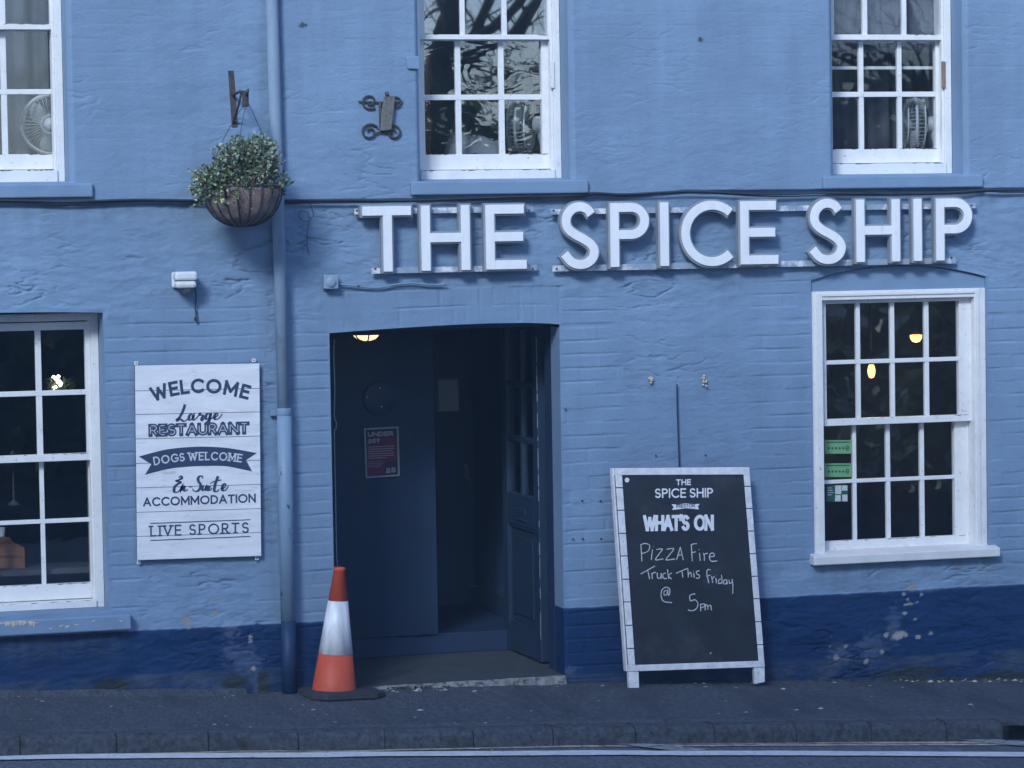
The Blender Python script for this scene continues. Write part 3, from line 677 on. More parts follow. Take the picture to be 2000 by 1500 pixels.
# painted stone sills
for nm, (x0p, x1p, yt, yb, xm), pr in (('ul', (-120,182,359,386,90), .055), ('um', (804,1150,353,379,975), .06), ('ur', (1609,1921,343,367,1765), .06), ('ll', (-150,257,1208,1238,100), .07)):
    x0, x1 = PX(x0p, yb, -pr), PX(x1p, yb, -pr); zt, zb = PZ(xm, yt, -pr), PZ(xm, yb, -pr)
    MB().hexa([(x0,-pr,zb),(x1,-pr,zb),(x1,.03,zb-.004),(x0,.03,zb-.004),(x0,-pr,zt),(x1,-pr,zt),(x1,.2,zt+.02),(x0,.2,zt+.02)]).build('window_sill', M['stone_blue'], pub, bevel=.008)
rng = random.Random(5)
sm_ = MB()      # bare plaster showing along the worn edge of the lower left sill
zt = PZ(100,1208,-.07); 
for i in range(46):
    x = rng.uniform(PX(-40,1215,-.07), PX(66,1215,-.07)) if i < 36 else rng.uniform(PX(70,1215,-.07), PX(240,1215,-.07))
    h = rng.uniform(.006, .030) if i < 36 else rng.uniform(.003, .010); z = zt-.004-rng.uniform(0, .012 if i < 36 else .05); ww = rng.uniform(.004, .018)
    y = -.0712-.00005*i
    sm_.add([(x-ww,y,z),(x-ww*.4,y,z-h*.6),(x+ww*.1,y,z-h),(x+ww*.6,y,z-h*.4),(x+ww,y,z)], [(0,1,2,3,4)])
sm_.build('worn_paint', M['plug'], pub)['kind'] = 'stuff'

# ------------------------------------------------------------------ porch and doors
fz = .030; YB = 1.12; px_ = PX(852,1100,YB); LX0, LX1 = -1.12, .47
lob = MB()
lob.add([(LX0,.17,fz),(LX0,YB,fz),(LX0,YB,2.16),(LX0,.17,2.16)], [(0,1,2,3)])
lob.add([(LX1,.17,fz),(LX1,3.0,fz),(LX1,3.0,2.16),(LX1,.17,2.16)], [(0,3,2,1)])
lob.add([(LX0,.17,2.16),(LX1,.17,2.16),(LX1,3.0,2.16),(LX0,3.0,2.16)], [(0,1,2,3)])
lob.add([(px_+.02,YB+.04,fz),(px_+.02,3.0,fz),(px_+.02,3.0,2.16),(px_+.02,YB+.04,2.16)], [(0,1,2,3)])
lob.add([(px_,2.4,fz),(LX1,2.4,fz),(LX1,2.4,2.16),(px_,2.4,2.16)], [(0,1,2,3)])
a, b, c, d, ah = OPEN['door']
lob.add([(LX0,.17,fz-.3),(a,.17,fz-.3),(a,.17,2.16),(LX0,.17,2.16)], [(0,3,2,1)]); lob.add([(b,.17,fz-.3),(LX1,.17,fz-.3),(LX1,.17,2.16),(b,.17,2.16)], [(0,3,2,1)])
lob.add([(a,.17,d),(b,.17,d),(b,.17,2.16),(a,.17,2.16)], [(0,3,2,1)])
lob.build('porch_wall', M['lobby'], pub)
fl = MB(); n = 40
fx_ = np.linspace(a+.002, b-.002, n+1); rr = [(.010*math.sin(i*1.7)+.008*math.sin(i*.63+1)) for i in range(n+1)]
fl.add([(LX0,.172,fz),(LX1,.172,fz),(LX1,3.0,fz),(LX0,3.0,fz)], [(0,1,2,3)])
for i in range(n): fl.add([(fx_[i],-.01+rr[i],fz),(fx_[i+1],-.01+rr[i+1],fz),(fx_[i+1],.172,fz),(fx_[i],.172,fz)], [(0,1,2,3)])
fl.build('porch_floor', M['lobbyfloor'], pub)
st = MB()
for i in range(n):
    z0, z1 = pav(fx_[i], 0)-.02, pav(fx_[i+1], 0)-.02
    st.add([(fx_[i],-.05+rr[i]*1.4,z0),(fx_[i+1],-.05+rr[i+1]*1.4,z1),(fx_[i+1],-.03+rr[i+1],fz-.012),(fx_[i],-.03+rr[i],fz-.012),(fx_[i+1],-.01+rr[i+1],fz+.001),(fx_[i],-.01+rr[i],fz+.001)], [(0,1,2,3),(3,2,4,5)])
st.build('door_step', M['steplip'], pub)
# fixed panel across the left half of the porch, on a dark base
pz0 = PZ(770,1242,YB)
pn = MB(); pn.box(LX0, px_, YB-.02, YB+.03, pz0, 2.158); pn.box(PX(812,1000,YB-.02)-.001, PX(815,1000,YB-.02), YB-.0225, YB-.0205, pz0+.004, 2.15)
pn.build('porch_panel', M['porchpanel'], pub, bevel=.002)
MB().box(LX0, LX1-.002, YB+.0, 2.99, fz+.0015, pz0-.001).build('porch_step', M['navy'], pub, bevel=.004)
tr = MB(); tr.box(px_, LX1-.002, 2.36, 2.398, pz0, pz0+.12); tr.box(LX1-.03, LX1-.002, 1.25, 2.3, pz0, pz0+.13)
tr.build('skirting', M['navydoor'], pub)
# inner door at the back of the passage
dx0, dx1 = px_+.12, LX1-.06
idoor = MB(); idoor.box(dx0, dx1, 2.33, 2.37, pz0+.01, 1.98); idoor = idoor.build('inner_door', M['navydoor'], pub, bevel=.004)
c_ = W(950,942,2.325); ov = MB()
ov.prism([(c_[0]+.026*math.sin(t)*(1-.25*abs(math.cos(t))**3), c_[2]+.069*math.cos(t)) for t in np.linspace(0, 2*math.pi, 28)[:-1]], 2.318, 2.33)
ov.build('finger_plate', M['steelplate'], idoor, bevel=.003)
h = MB(); h.box(c_[0]-.145, c_[0]-.125, 2.30, 2.33, c_[2]+.03, c_[2]+.12); h.tube([(c_[0]-.135,2.30,c_[2]+.10),(c_[0]-.135,2.26,c_[2]+.10),(c_[0]-.135,2.26,c_[2]+.02)], .008, 6)
h.build('handle', M['steelplate'], idoor)
# opened leaf of the street door, folded back to the right jamb
Y0, Y1 = .46, 1.17; XF = .312; XB = .362; zb, zt = fz+.012, 2.075
def leafx(y): return XF-.012*(y-Y0)/(Y1-Y0)
lf = MB()
def lb_(y0, y1, z0, z1, pr=0.0, th=None):
    x0a, x0b = leafx(y0)-pr, leafx(y1)-pr; t = (XB-XF) if th is None else th
    lf.hexa([(x0a,y0,z0),(x0a+t,y0,z0),(x0b+t,y1,z0),(x0b,y1,z0),(x0a,y0,z1),(x0a+t,y0,z1),(x0b+t,y1,z1),(x0b,y1,z1)])
s = .095; wz0, wz1 = .985, 1.96
lb_(Y0, Y0+s, zb, zt); lb_(Y1-s, Y1, zb, zt); lb_(Y0+s, Y1-s, zb, .20); lb_(Y0+s, Y1-s, .80, wz0); lb_(Y0+s, Y1-s, wz1, zt)
hw = (wz1-wz0)/3; ym = (Y0+Y1)/2
lf_m = []
for k in (1, 2): lb_(Y0+s, Y1-s, wz0+hw*k-.016, wz0+hw*k+.016, -.008, .034)
for k in range(3): lb_(ym-.022, ym+.022, wz0+hw*k+(.016 if k else 0), wz0+hw*(k+1)-(.016 if k < 2 else 0), -.009, .032)
door = lf.build('door', M['navydoor'], pub, bevel=.004)
lf = MB(); lb_(Y0+s, Y1-s, .20, .80, -.020, .012); lb_(Y0+s+.07, Y1-s-.07, .27, .73, -.010, .0101)
for (y0, y1, z0, z1) in ((Y0+s,Y1-s,.20,.218),(Y0+s,Y1-s,.782,.80),(Y0+s,Y0+s+.018,.218,.782),(Y1-s-.018,Y1-s,.218,.782)): lb_(y0, y1, z0, z1, -.006, .0142)
lf.build('door_panel', M['navydoor'], door, bevel=.003)
lf = MB(); lb_(Y0+s, Y1-s, wz0, wz1, -.026, .004); lf.build('door_glass', M['glasslow'], door)
lf = MB(); lb_(ym-.10, ym+.10, .875, .905, .006, .007); lb_(ym-.10, ym+.10, .835, .842, .010, .011); lf.build('letter_box', M['navy'], door, bevel=.003)
ch = MB(); rng = random.Random(3)       # bare wood where paint has gone along the leaf's hinge edge
for i in range(34):
    z = rng.uniform(.15, 1.9); hgt = rng.uniform(.01, .09)
    ch.box(XF-.0012-.00002*i, XF+rng.uniform(.001, .003), Y0-.0015-.00003*i, Y0+.001, z, z+hgt)
ch.build('worn_edge', M['alu'], door)['kind'] = 'stuff'
k_ = W(1080,1030,.30); kp = MB(); kp.tube([(k_[0],.17,k_[2]),(k_[0],.12,k_[2])], .020, 10); kp.box(k_[0]-.014, k_[0]+.014, .105, .12, k_[2]-.05, k_[2]+.05)
kp.build('door_keep', M['steelplate'], pub, bevel=.004)
for q_ in ((b-.002, b+.045, .172, .30, fz, 2.10), (b+.05, b+.10, .30, .42, fz, 2.10), (a-.05, a+.004, .172, .26, fz, 2.10)):
    fr = MB(); fr.box(*q_); fr.build('door_post', M['navy'], pub, bevel=.004)
cb = MB(); pts = [W(x, y, .15) for x, y in ((653,662),(652,700),(654,760),(653,812),(657,826),(656,838),(653,850),(655,950),(657,1060),(659,1112))]
cb.tube(smooth([tuple(p) for p in pts]), .0028, 6); cb.build('jamb_cable', M['alu'], pub)
jw = MB(); rng = random.Random(9)
for i in range(22):
    z = rng.uniform(PZ(650,1005,.0), PZ(650,940,.0)); jw.add([(a+.0005,.004,z),(a+.0022,.03,z),(a+.0022,.03,z+rng.uniform(.006,.02)),(a+.0005,.004,z+.012)], [(0,1,2,3)])
jw.build('jamb_worn_paint', M['plug'], pub)['kind'] = 'stuff'
# ------------------------------------------------------------------ ground, pavement, kerb, road
kp_ = [onz(x, y, pav) for x, y in ((0,1442),(500,1430),(1000,1424),(1500,1417),(2000,1411))]
KX = [-14]+[p[0] for p in kp_]+[14]; KY = [kp_[0][1]-.0]+[p[1] for p in kp_]+[kp_[-1][1]]
def yk(x): return float(np.interp(x, KX, KY))
KH = .095
def road(x, y): return base(x)+.02*yk(x)-KH+.006*min(3.0, max(0., yk(x)-y))
gx = [-200, -60, -30, -14]+list(np.linspace(-8, 8, 65))+[14, 30, 60, 200]
def sheet(name, ys_of, zf, m):
    mb = MB(); cols = []
    for x in gx:
        ys = ys_of(x); cols.append([(x, y, zf(x, y)) for y in ys])
    k = len(cols[0]); vs = [p for c in cols for p in c]
    mb.add(vs, [(i*k+j, (i+1)*k+j, (i+1)*k+j+1, i*k+j+1) for i in range(len(cols)-1) for j in range(k-1)], True)
    return struct(mb.build(name, m, origin=(0, 0, 0)))
def pavz(x, y): return pav(x, y)+.006*float(perlin(x*1.3, y*2.1, 5))+.003*float(perlin(x*4, y*5, 6))
KW = .125
sheet('pavement', lambda x: [yk(x)+KW-.0006]+list(np.linspace(yk(x)+KW, .03, 12)), lambda x, y: pavz(x, y)-(.12 if y < yk(x)+KW-.0003 else 0), M['asphalt'])
sheet('road', lambda x: [-9.6, -7, -5, -3.8]+list(np.linspace(-3.2, yk(x)+.02, 6)), lambda x, y: road(x, y)+.003*float(perlin(x*1.1, y*1.1, 8)), M['road'])
sheet('ground', lambda x: [-300, -120, -60, -30, -20, -12, -9.56, -9.5], lambda x, y: (road(x, -9)-.04) if y > -9.53 else (road(x, -9)+.10) if y > -60 else -.6, M['earth'])
sheet('far_ground', lambda x: [5.5, 20, 60, 300], lambda x, y: -1.1, M['earth'])
kb = MB(); jx = [PX(x, 1440, -1.3) for x in (38,228,410,585,750,917,1068,1225,1375,1530,1675,1820)]
p0 = jx[0]; jx = [p0-.56*k for k in range(12, 0, -1)]+jx; drain0 = PX(1937, 1420, -1.35); drain1 = drain0+.55
jx = jx+[drain0]; right = [drain1+.56*k for k in range(0, 12)]
rng = random.Random(2)
def stone(x0, x1):
    x0 += .0018; x1 -= .0018; t = [rng.uniform(-.005, .005) for _ in range(4)]; mid = 3
    prof = lambda x, d: [(x, yk(x)+KW+.04, pav(x, yk(x))-.12), (x, yk(x)+KW+.04, pav(x, yk(x))-.016), (x, yk(x)+KW-.001, pav(x, yk(x))+.003+d), (x, yk(x)+.035, pav(x, yk(x))+.004+d), (x, yk(x)+.012, pav(x, yk(x))-.006+d), (x, yk(x)-.002, pav(x, yk(x))-.028+d), (x, yk(x)-.014, pav(x, yk(x))-.13)]
    sec = [prof(x0+(x1-x0)*i/mid, t[0] if i == 0 else t[1] if i == mid else (t[0]+t[1])/2+rng.uniform(-.002, .002)) for i in range(mid+1)]
    n = 7; kb.add([p for s in sec for p in s], [(i*n+j, (i+1)*n+j, (i+1)*n+j+1, i*n+j+1) for i in range(mid) for j in range(n-1)]+[tuple(range(n-1, -1, -1)), tuple(mid*n+j for j in range(n))])
for a, b in list(zip(jx[:-1], jx[1:]))+list(zip(right[:-1], right[1:])): stone(a, b)
struct(kb.build('kerb', M['kerb'], bevel=.004))
dr = thing('drain_inlet', 'dark open slot of a side-entry road drain set into the kerb', 'drain', (drain0+.27, yk(drain0), base(drain0)))
def drp(mb, x0, x1, y0, y1, dz0, dz1):
    mb.hexa([(x, yk(x)+y, pav(x, yk(x))+dz) for dz in (dz0, dz1) for x, y in ((x0,y0),(x1,y0),(x1,y1),(x0,y1))])
mb = MB(); drp(mb, drain0, drain1, 0, KW, -.018, .004); mb.build('cover', M['kerb'], dr, bevel=.004)
mb = MB(); drp(mb, drain0, drain0+.035, 0, KW, -.14, -.018); drp(mb, drain1-.035, drain1, 0, KW, -.14, -.018); drp(mb, drain0+.035, drain1-.035, KW-.01, KW, -.14, -.018); mb.build('frame', M['black'], dr)
def stripe(name, pts, wpx, m, lift, wob=0.):
    """painted line through photo points, laid on the road"""
    P = [onz(x, y, road) for x, y in pts]; mb = MB(); vs = []
    P = [P[0]+(P[0]-P[2])*8]+P+[P[-1]+(P[-1]-P[-3])*8]
    xx = np.linspace(-13.5, 13.5, 240); yy = np.interp(xx, [p[0] for p in P], [p[1] for p in P])
    for i, (x, y) in enumerate(zip(xx, yy)):
        h = wpx/2*(1+wob*float(perlin(x*9, 3.3, 14)))
        for s in (-h, h): vs.append((x, y+s, road(x, y+s)+.004+lift))
    mb.add(vs, [(2*i, 2*i+2, 2*i+3, 2*i+1) for i in range(239)]); return struct(mb.build(name, m))
stripe('white_line', ((-400,1484),(0,1482),(300,1479),(700,1475.5),(1000,1474),(1300,1473.5),(2000,1476),(2300,1477)), .15, M['linewhite'], .004, .15)
yl_ = ((-400,1487),(0,1478.5),(300,1472.5),(500,1467.5),(800,1461),(1000,1457),(1300,1454),(2000,1451),(2300,1450))
stripe('yellow_line', yl_, .055, M['lineyellow'], .0, .4)
stripe('yellow_line', [(x, y+5.5*(1 if x < 1000 else 1)*.75) for x, y in yl_], .050, M['lineyellow'], .0, .4)
def patch(name, poly, m, lift=.008):
    P = [onz(x, y, road) for x, y in poly]; c = sum(P)/len(P)
    return struct(MB().add([(p[0], p[1], road(p[0], p[1])+lift) for p in P], [tuple(range(len(P)))]).build(name, m))
patch('white_marking', ((1150,1450),(1185,1448.5),(1240,1452),(1330,1461),(1388,1466.5),(1375,1469),(1310,1468),(1230,1459)), M['linepatch'])
patch('white_marking', ((1830,1444),(1870,1441.5),(1940,1446),(2080,1457),(2080,1462),(1990,1459),(1900,1450)), M['linepatch'])
patch('white_marking', ((415,1464.5),(440,1459),(480,1456.5),(505,1460),(512,1464.5),(470,1468)), M['linepatch'])
# scraps, grit and weeds nobody could count
rng = random.Random(11); mb = MB()
def scrap(x, y, z, s, flat=.35):
    a = rng.uniform(0, 6.3); vs = []
    for k in range(5): vs.append((x+s*math.cos(a+k*1.256)*rng.uniform(.5, 1.3), y+s*math.sin(a+k*1.256)*rng.uniform(.3, .9), z+.001))
    vs.append((x, y, z+s*flat)); mb.add(vs, [(k, (k+1) % 5, 5) for k in range(5)])
for i in range(300):
    x = rng.uniform(-4.5, 4.5); k = rng.random()
    if k < .35: y = -abs(rng.gauss(0, .12))-.02; z = pavz(x, y)
    elif k < .72: y = rng.uniform(yk(x)+.15, -.05); z = pavz(x, y)
    else: y = yk(x)-.03-abs(rng.gauss(0, .10)); z = road(x, y)+.004
    scrap(x, y, z, rng.uniform(.003, .011) if rng.random() < .85 else rng.uniform(.012, .022))
for i in range(46):
    x = PX(rng.choice((rng.uniform(1745,1850), rng.uniform(1880,2000))), 1322); y = -rng.uniform(.01, .13); scrap(x, y, pavz(x, y)+.002, rng.uniform(.006, .02), .5)
for i in range(14):
    x = PX(rng.uniform(720, 870), 1350); y = -rng.uniform(.05, .16); scrap(x, y, pavz(x, y)+.002, rng.uniform(.006, .02), .5)
stuff(mb.build('scattered_scraps', M['litter'], origin=(0, 0, 0)))
mb = MB()
def tuft(x, y, z, n, h):
    for k in range(n):
        a = rng.uniform(0, 6.3); l = h*rng.uniform(.4, 1.1); w_ = rng.uniform(.003, .007); dx, dy = math.cos(a)*l*.8, math.sin(a)*l*.5
        bx, by = x+rng.gauss(0, .02), y-abs(rng.gauss(0, .012))
        mb.add([(bx-w_,by,z),(bx+w_,by,z),(bx+dx*.6+w_,by+dy*.6,z+l*.6),(bx+dx,by+dy,z+l*.75),(bx+dx*.6-w_,by+dy*.6,z+l*.6)], [(0,1,2,3,4)])
for px0, px1, n, h in ((330,520,26,.022),(0,330,40,.014),(755,870,34,.022),(560,640,10,.03),(1730,1860,46,.028),(1860,2000,30,.022),(1560,1740,16,.018),(1290,1480,10,.014)):
    for i in range(n):
        x = PX(rng.uniform(px0, px1), 1335); y = -.025; tuft(x, y, pavz(x, y)-.004, 5, h)
stuff(mb.build('pavement_weeds', M['weed'], origin=(0, 0, 0)))
mb = MB()   # rounded mortar fillet along the foot of the wall at the left
for i in range(40):
    x = -4+i*.062
    if x > -1.55: break
    x1 = x+.063; h = .03+.012*float(perlin(x*3, .5, 4)); h1 = .03+.012*float(perlin((x+.062)*3, .5, 4))
    vs = [(x,.02,base(x)+h),(x,-.03,base(x)+h*.8),(x,-.085,pavz(x,-.085)-.004),(x1,.02,base(x1)+h1),(x1,-.03,base(x1)+h1*.8),(x1,-.085,pavz(x1,-.085)-.004)]
    mb.add(vs, [(0,3,4,1),(1,4,5,2)], True)
mb.build('mortar_fillet', M['asphalt'], pub)

# ------------------------------------------------------------------ name sign
zt = 2.679; zb = 2.322; YF = -.095
sign = thing('name_sign', 'long sign of raised white capital letters on metal rails above the doorway and window', 'sign', (.9, -.02, zb))
capH = zt-zb
def rail(xa, xb, za, zb_): MB().box(xa, xb, -.044, -.030, za, zb_).build('mounting_rail', M['rail'], sign, bevel=.001)
for (xa, xb, ya, yb) in ((691,1040,405.5,416.5),(1074,1904,402.5,413),(724,1047,520.5,531.5),(1078,1865,511,522.5)):
    xm = (xa+xb)/2; rail(PX(xa,ya,-.03), PX(xb,ya,-.03), PZ(xm,yb,-.03), PZ(xm,ya,-.03))
for x, y in ((697,411),(1033,411),(1081,411),(1897,401),(733,525),(1040,525),(1087,525),(1858,503)):
    p = W(x, y, -.044); MB().lathe([(.006,0),(.006,.004),(.001,.005)], p, 8, (0,-1,0)).build('fixing_screw', M['iron'], sign)
e_ = .010
def letter(name, paths, st):
    """paths: butt-ended strokes in X,Z; body = deep return a little larger, face = white front"""
    body, face = MB(), MB()
    for pts, (k0, k1) in paths:
        for mb, wd, y0, y1, g in ((body, st+2*e_, YF+.010, -.030 if False else -.046, e_), (face, st, YF-.002, YF+.0095, 0)):
            r = [np.array(q, float) for q in pts]
            d0 = r[0]-r[1]; d0 = d0/np.linalg.norm(d0); d1 = r[-1]-r[-2]; d1 = d1/np.linalg.norm(d1)
            r[0] = r[0]+d0*g*k0; r[-1] = r[-1]+d1*g*k1
            rb = ribbon(r, wd); n = len(rb); vs = []
            for a, b in rb: vs += [(a[0],y0,a[1]),(b[0],y0,b[1]),(a[0],y1,a[1]),(b[0],y1,b[1])]
            fs = []
            for i in range(n-1):
                o = 4*i; fs += [(o,o+1,o+5,o+4),(o+2,o+6,o+7,o+3),(o,o+4,o+6,o+2),(o+1,o+3,o+7,o+5)]
            fs += [(0,2,3,1),(4*n-4,4*n-3,4*n-1,4*n-2)]
            mb.add(vs, fs)
    L = body.build('letter', M['return'], sign); L['label'] = 'raised white capital letter '+name
    face.build('letter_face', M['letter'], L, bevel=.0015)
st = .050; h2 = st/2
def X_(p): return PX(p, 460, YF)
def LT(xl, xs0, xs1, xr):
    xm = (X_(xs0)+X_(xs1))/2; letter('T', [([(X_(xl),zt-h2),(X_(xr),zt-h2)],(1,1)), ([(xm,zb),(xm,zt-st)],(1,-1))], st)
def LH(xl, xr, zm=.52):
    a, b = X_(xl)+h2, X_(xr)-h2; z = zb+capH*zm-.005
    letter('H', [([(a,zb),(a,zt)],(1,1)), ([(b,zb),(b,zt)],(1,1)), ([(a+h2,z),(b-h2,z)],(-1,-1))], st)
def LE(xl, xr):
    a, b = X_(xl)+h2, X_(xr); z = zb+capH*.515-.004
    letter('E', [([(a,zb),(a,zt)],(1,1)), ([(a+h2,zt-h2),(b-.012,zt-h2)],(-1,1)), ([(a+h2,z),(b-.018,z)],(-1,1)), ([(a+h2,zb+h2),(b,zb+h2)],(-1,1))], st)
def LI(xl, xr): a = (X_(xl)+X_(xr))/2; letter('I', [([(a,zb),(a,zt)],(1,1))], st)
def LP(xl, xr):
    a, b = X_(xl)+h2, X_(xr)-h2; ra_ = (capH*.565-st)/2; zc = zt-h2-ra_; rx = min(ra_*1.05, b-a-.03)
    letter('P', [([(a,zb),(a,zt)],(1,1)), ([(a+h2,zt-h2)]+arc(b-rx,zc,rx,ra_,90,-90,22)+[(a+h2,zc-ra_)],(-1,-1))], st)
def LC(xl, xr):
    a = X_(xl); ry = (capH+.012)/2-h2; zc = (zt+zb)/2; rx = ry*1.0
    letter('C', [(arc(a+h2+rx,zc,rx,ry,47,313,40),(1,1))], st)
def LS(xl, xr):
    a, b = X_(xl), X_(xr); cx = (a+b)/2; H_ = capH+.014; zc = (zt+zb)/2; t = zc+H_/2-h2; bt = zc-H_/2+h2
    r1 = (t-bt)*.245; r2 = (t-bt)*.255; k = (b-a-st)/2
    p = [(cx+k*q[0], bt+(t-bt)*q[1]) for q in ((.80,.865),(.55,.955),(.12,1.0),(-.35,.975),(-.72,.88),(-.86,.745),(-.72,.62),(-.30,.525),(.25,.445),(.74,.35),(.98,.235),(.86,.105),(.45,.018),(-.05,0),(-.55,.05),(-.98,.185))]
    letter('S', [(smooth(p, 5),(1,1))], st)
LT(708.5,747.5,767,803.7); LH(823,918); LE(949,1028); LS(1093.5,1169.5); LP(1192.5,1268); LI(1289,1307); LC(1331,1428); LE(1446.5,1520); LS(1579,1652); LH(1673,1758); LI(1784,1801.5); LP(1829,1899)

# ------------------------------------------------------------------ welcome board
YW = -.040; tl, trr, bl, br = W(263,714,YW), W(503,707,YW), W(268,1094,YW), W(510,1085.5,YW)
wb = thing('welcome_board', 'tall white-planked board lettered WELCOME, hung on the wall left of the drainpipe', 'sign', tuple((bl+br)/2))
BP = Plane(bl, br-bl, tl-bl)
def bq(x, y): return BP.px(x, y)
wB = np.linalg.norm(br-bl); hB = np.linalg.norm(tl-bl)
bk = MB(); jy = [hB*k for k in (0,)]+[float(BP.px(390, y)[1]) for y in (1048.5,1001,954,906,858,809.5,761.5)][:0]
gz = sorted([0, hB]+[float(bq(390, y)[1]) for y in (761,807,854.5,902,949.5,997,1044)])
bk.hexa([tuple(BP.at((u, v), l)) for v in (0, hB) for u, l in ((0,-.004),(wB,-.004),(wB,-.018),(0,-.018))])
bk.mi = 1
rng = random.Random(4)
for a, b in zip(gz[:-1], gz[1:]):
    g = .0016; l = rng.uniform(-.0004, .0004)
    bk.hexa([tuple(BP.at((u, v), k)) for v in (a+(g if a > 0 else 0), b-(g if b < hB else 0)) for u, k in ((0,l),(wB,l),(wB,-.0042),(0,-.0042))])
bk.build('board', [M['groove'], M['signwood']], wb)
ink = M['signink']; s1 = 1/345.
def ln(name, *a, m=None, **k):
    mb = MB(); text(mb, BP, *a, **k); return mb.build('lettering', m or ink, wb)
ln('w', 'WELCOME', [bq(299.5,785.5), bq(389,768), bq(485,781.5)], 27.5*s1, 5.6*s1, .0012, gap=.20)
mb = [MB(), MB()]; text(mb, BP, 'RESTAURANT', [bq(290.5,853.5), bq(487,848.5)], 24.5*s1, 7.6*s1, .0012, gap=.10, inner=1.5*s1)
l_ = mb[0].build('lettering', ink, wb); mb[1].build('inline', M['signpale'], l_)
ln('a', 'ACCOMMODATION', [bq(279.5,989.5), bq(499.5,981.3)], 16.8*s1, 3.1*s1, .0012, gap=.20)
ln('l', 'LIVE SPORTS', [bq(293.5,1048.2), bq(486,1041)], 20.5*s1, 2.9*s1, .0012, serif=9*s1, gap=.34, space=.5)
def script(strokes, off, k, wd, pl, lift=.0012, m=None, parent=None, n=5, vary=.5):
    mb = MB()
    for i, s in enumerate(strokes):
        p = smooth([pl.px(off[0]+x/k, off[1]+y/k) for x, y in s], n)
        ws = []
        for j in range(len(p)):
            d = p[min(j+1, len(p)-1)]-p[max(j-1, 0)]; d = d/(np.linalg.norm(d)+1e-9); ws.append(wd*(1-vary+vary*1.5*max(0., -d[1]*(1 if True else -1))))
        draw(mb, pl, [p], np.array(ws) if vary else wd, lift+.0009*(i % 5)/5)
    return mb.build('lettering', m or ink, parent or wb)
K8 = (200, 680); kk = 3.408
script([[(549,374),(543,398),(529,432),(512,462),(497,484),(490,478),(500,469),(522,475),(545,487),(572,468)],
        [(604,448),(592,440),(578,452),(575,472),(586,478),(600,462),(606,446),(602,468),(610,478),(630,462)],
        [(628,466),(640,446),(648,432),(650,445),(664,446),(669,453),(660,470),(665,482),(684,458)],
        [(718,442),(706,434),(690,446),(688,468),(700,472),(714,455),(720,438),(712,475),(702,505),(688,518),(680,505),(700,485),(735,462)],
        [(735,462),(752,458),(768,445),(765,432),(752,438),(744,458),(752,474),(775,466),(798,438)]], K8, kk, .0125, BP)
script([[(508,862),(520,852),(528,866),(505,878),(492,884),(520,892),(500,905),(480,925),(478,955),(500,958),(520,938)],
        [(520,938),(530,915),(524,948),(535,925),(545,920),(542,945),(556,950),(568,938)],
        [(578,925),(600,921)],
        [(668,866),(664,852),(648,852),(636,868),(640,888),(652,905),(650,932),(630,952),(608,950),(600,936)],
        [(668,912),(664,938),(676,946),(692,915),(690,940),(702,946)],
        [(714,915),(706,940),(716,946),(730,930)],[(722,895),(725,899)],
        [(770,852),(752,900),(744,945),(758,955),(778,940)],[(728,892),(790,876)],
        [(785,938),(808,930),(822,912),(816,902),(800,915),(798,942),(816,946),(840,918)]], K8, kk, .0125, BP)
bn = MB(); top = [(271,891.5),(317,879.5),(352,874.5),(391,872.3),(425,873.3),(455,876.5),(501.8,884.8)]; bot = [(283.2,927.2),(326,916.3),(357,912.2),(391,910.2),(425,909.8),(449,911.6),(492.5,920.8)]
T_ = smooth([bq(*p) for p in top], 4); B_ = smooth([bq(*p) for p in bot], 4); nl, nr = bq(295.3,906.6), bq(480.4,898.6)
poly = T_+[nr]+B_[::-1]+[nl]; bn.add([BP.at(p, .0010) for p in poly], [tuple(range(len(poly)))]); bn.build('ribbon_banner', ink, wb)
ln('d', 'DOGS WELCOME', [bq(301,909.2), bq(387,899.3), bq(471.5,903.4)], 16*s1, 2.6*s1, .0022, serif=7*s1, gap=.26, space=.30, m=M['signpale'])
ru = MB(); draw(ru, BP, [[bq(293.3,1022.3), bq(489,1015)],[bq(293.3,1055.6), bq(489,1047.6)]], 1.7*s1, .0012); ru.build('ruled_line', ink, wb)
for x, y in ((267,711.5),(497,706),(272,1097),(503,1089)):
    tb = MB(); u = bq(x, y); up = 1 if y < 900 else -1
    tb.hexa([tuple(BP.at((u[0]+a, u[1]+b*up), l)) for b in (-.004, .015) for a, l in ((-.010,-.019),(.010,-.019),(.010,-.022),(-.010,-.022))])
    p = BP.at(u+np.array([0, .006*up]), -.019); tb.mi = 1; tb.lathe([(.0035,0),(.0035,.003),(.0005,.004)], p, 8, (0,-1,0)); tb.mi = 0; tb.build('fixing_tab', [M['whiteplastic'], M['iron']], wb)

# ------------------------------------------------------------------ chalkboard leaning on the wall
l1, l2 = onz(1238,1344,pav), onz(1484,1334,pav)
t1, t2 = W(1200,914,-.075), W(1463,912,-.075)
O_ = (l1+l2)/2; cbp = Plane(l1, t2-t1, (t1+t2)/2-O_)
ab = thing('chalkboard', 'tall chalkboard in a whitewashed plank frame leaning on the wall right of the doorway', 'chalkboard', tuple(O_))
cq = cbp.px
oTL, oTR, oBR, oBL = [cq(*p) for p in ((1200.5,914.5),(1463,912.5),(1493.5,1302.5),(1228,1311.5))]
iTL, iTR, iBR, iBL = [cq(*p) for p in ((1214.5,927.8),(1452.3,926.8),(1481.5,1290.7),(1240.3,1299))]
def pris(mb, poly, l0, l1_):
    n = len(poly); mb.add([cbp.at(p, l1_) for p in poly]+[cbp.at(p, l0) for p in poly], [tuple(range(n)), tuple(range(2*n-1, n-1, -1))]+[(i, i+n, (i+1) % n+n, (i+1) % n) for i in range(n)])
fm = MB()
def lerp(a, b, t): return a+(b-a)*t
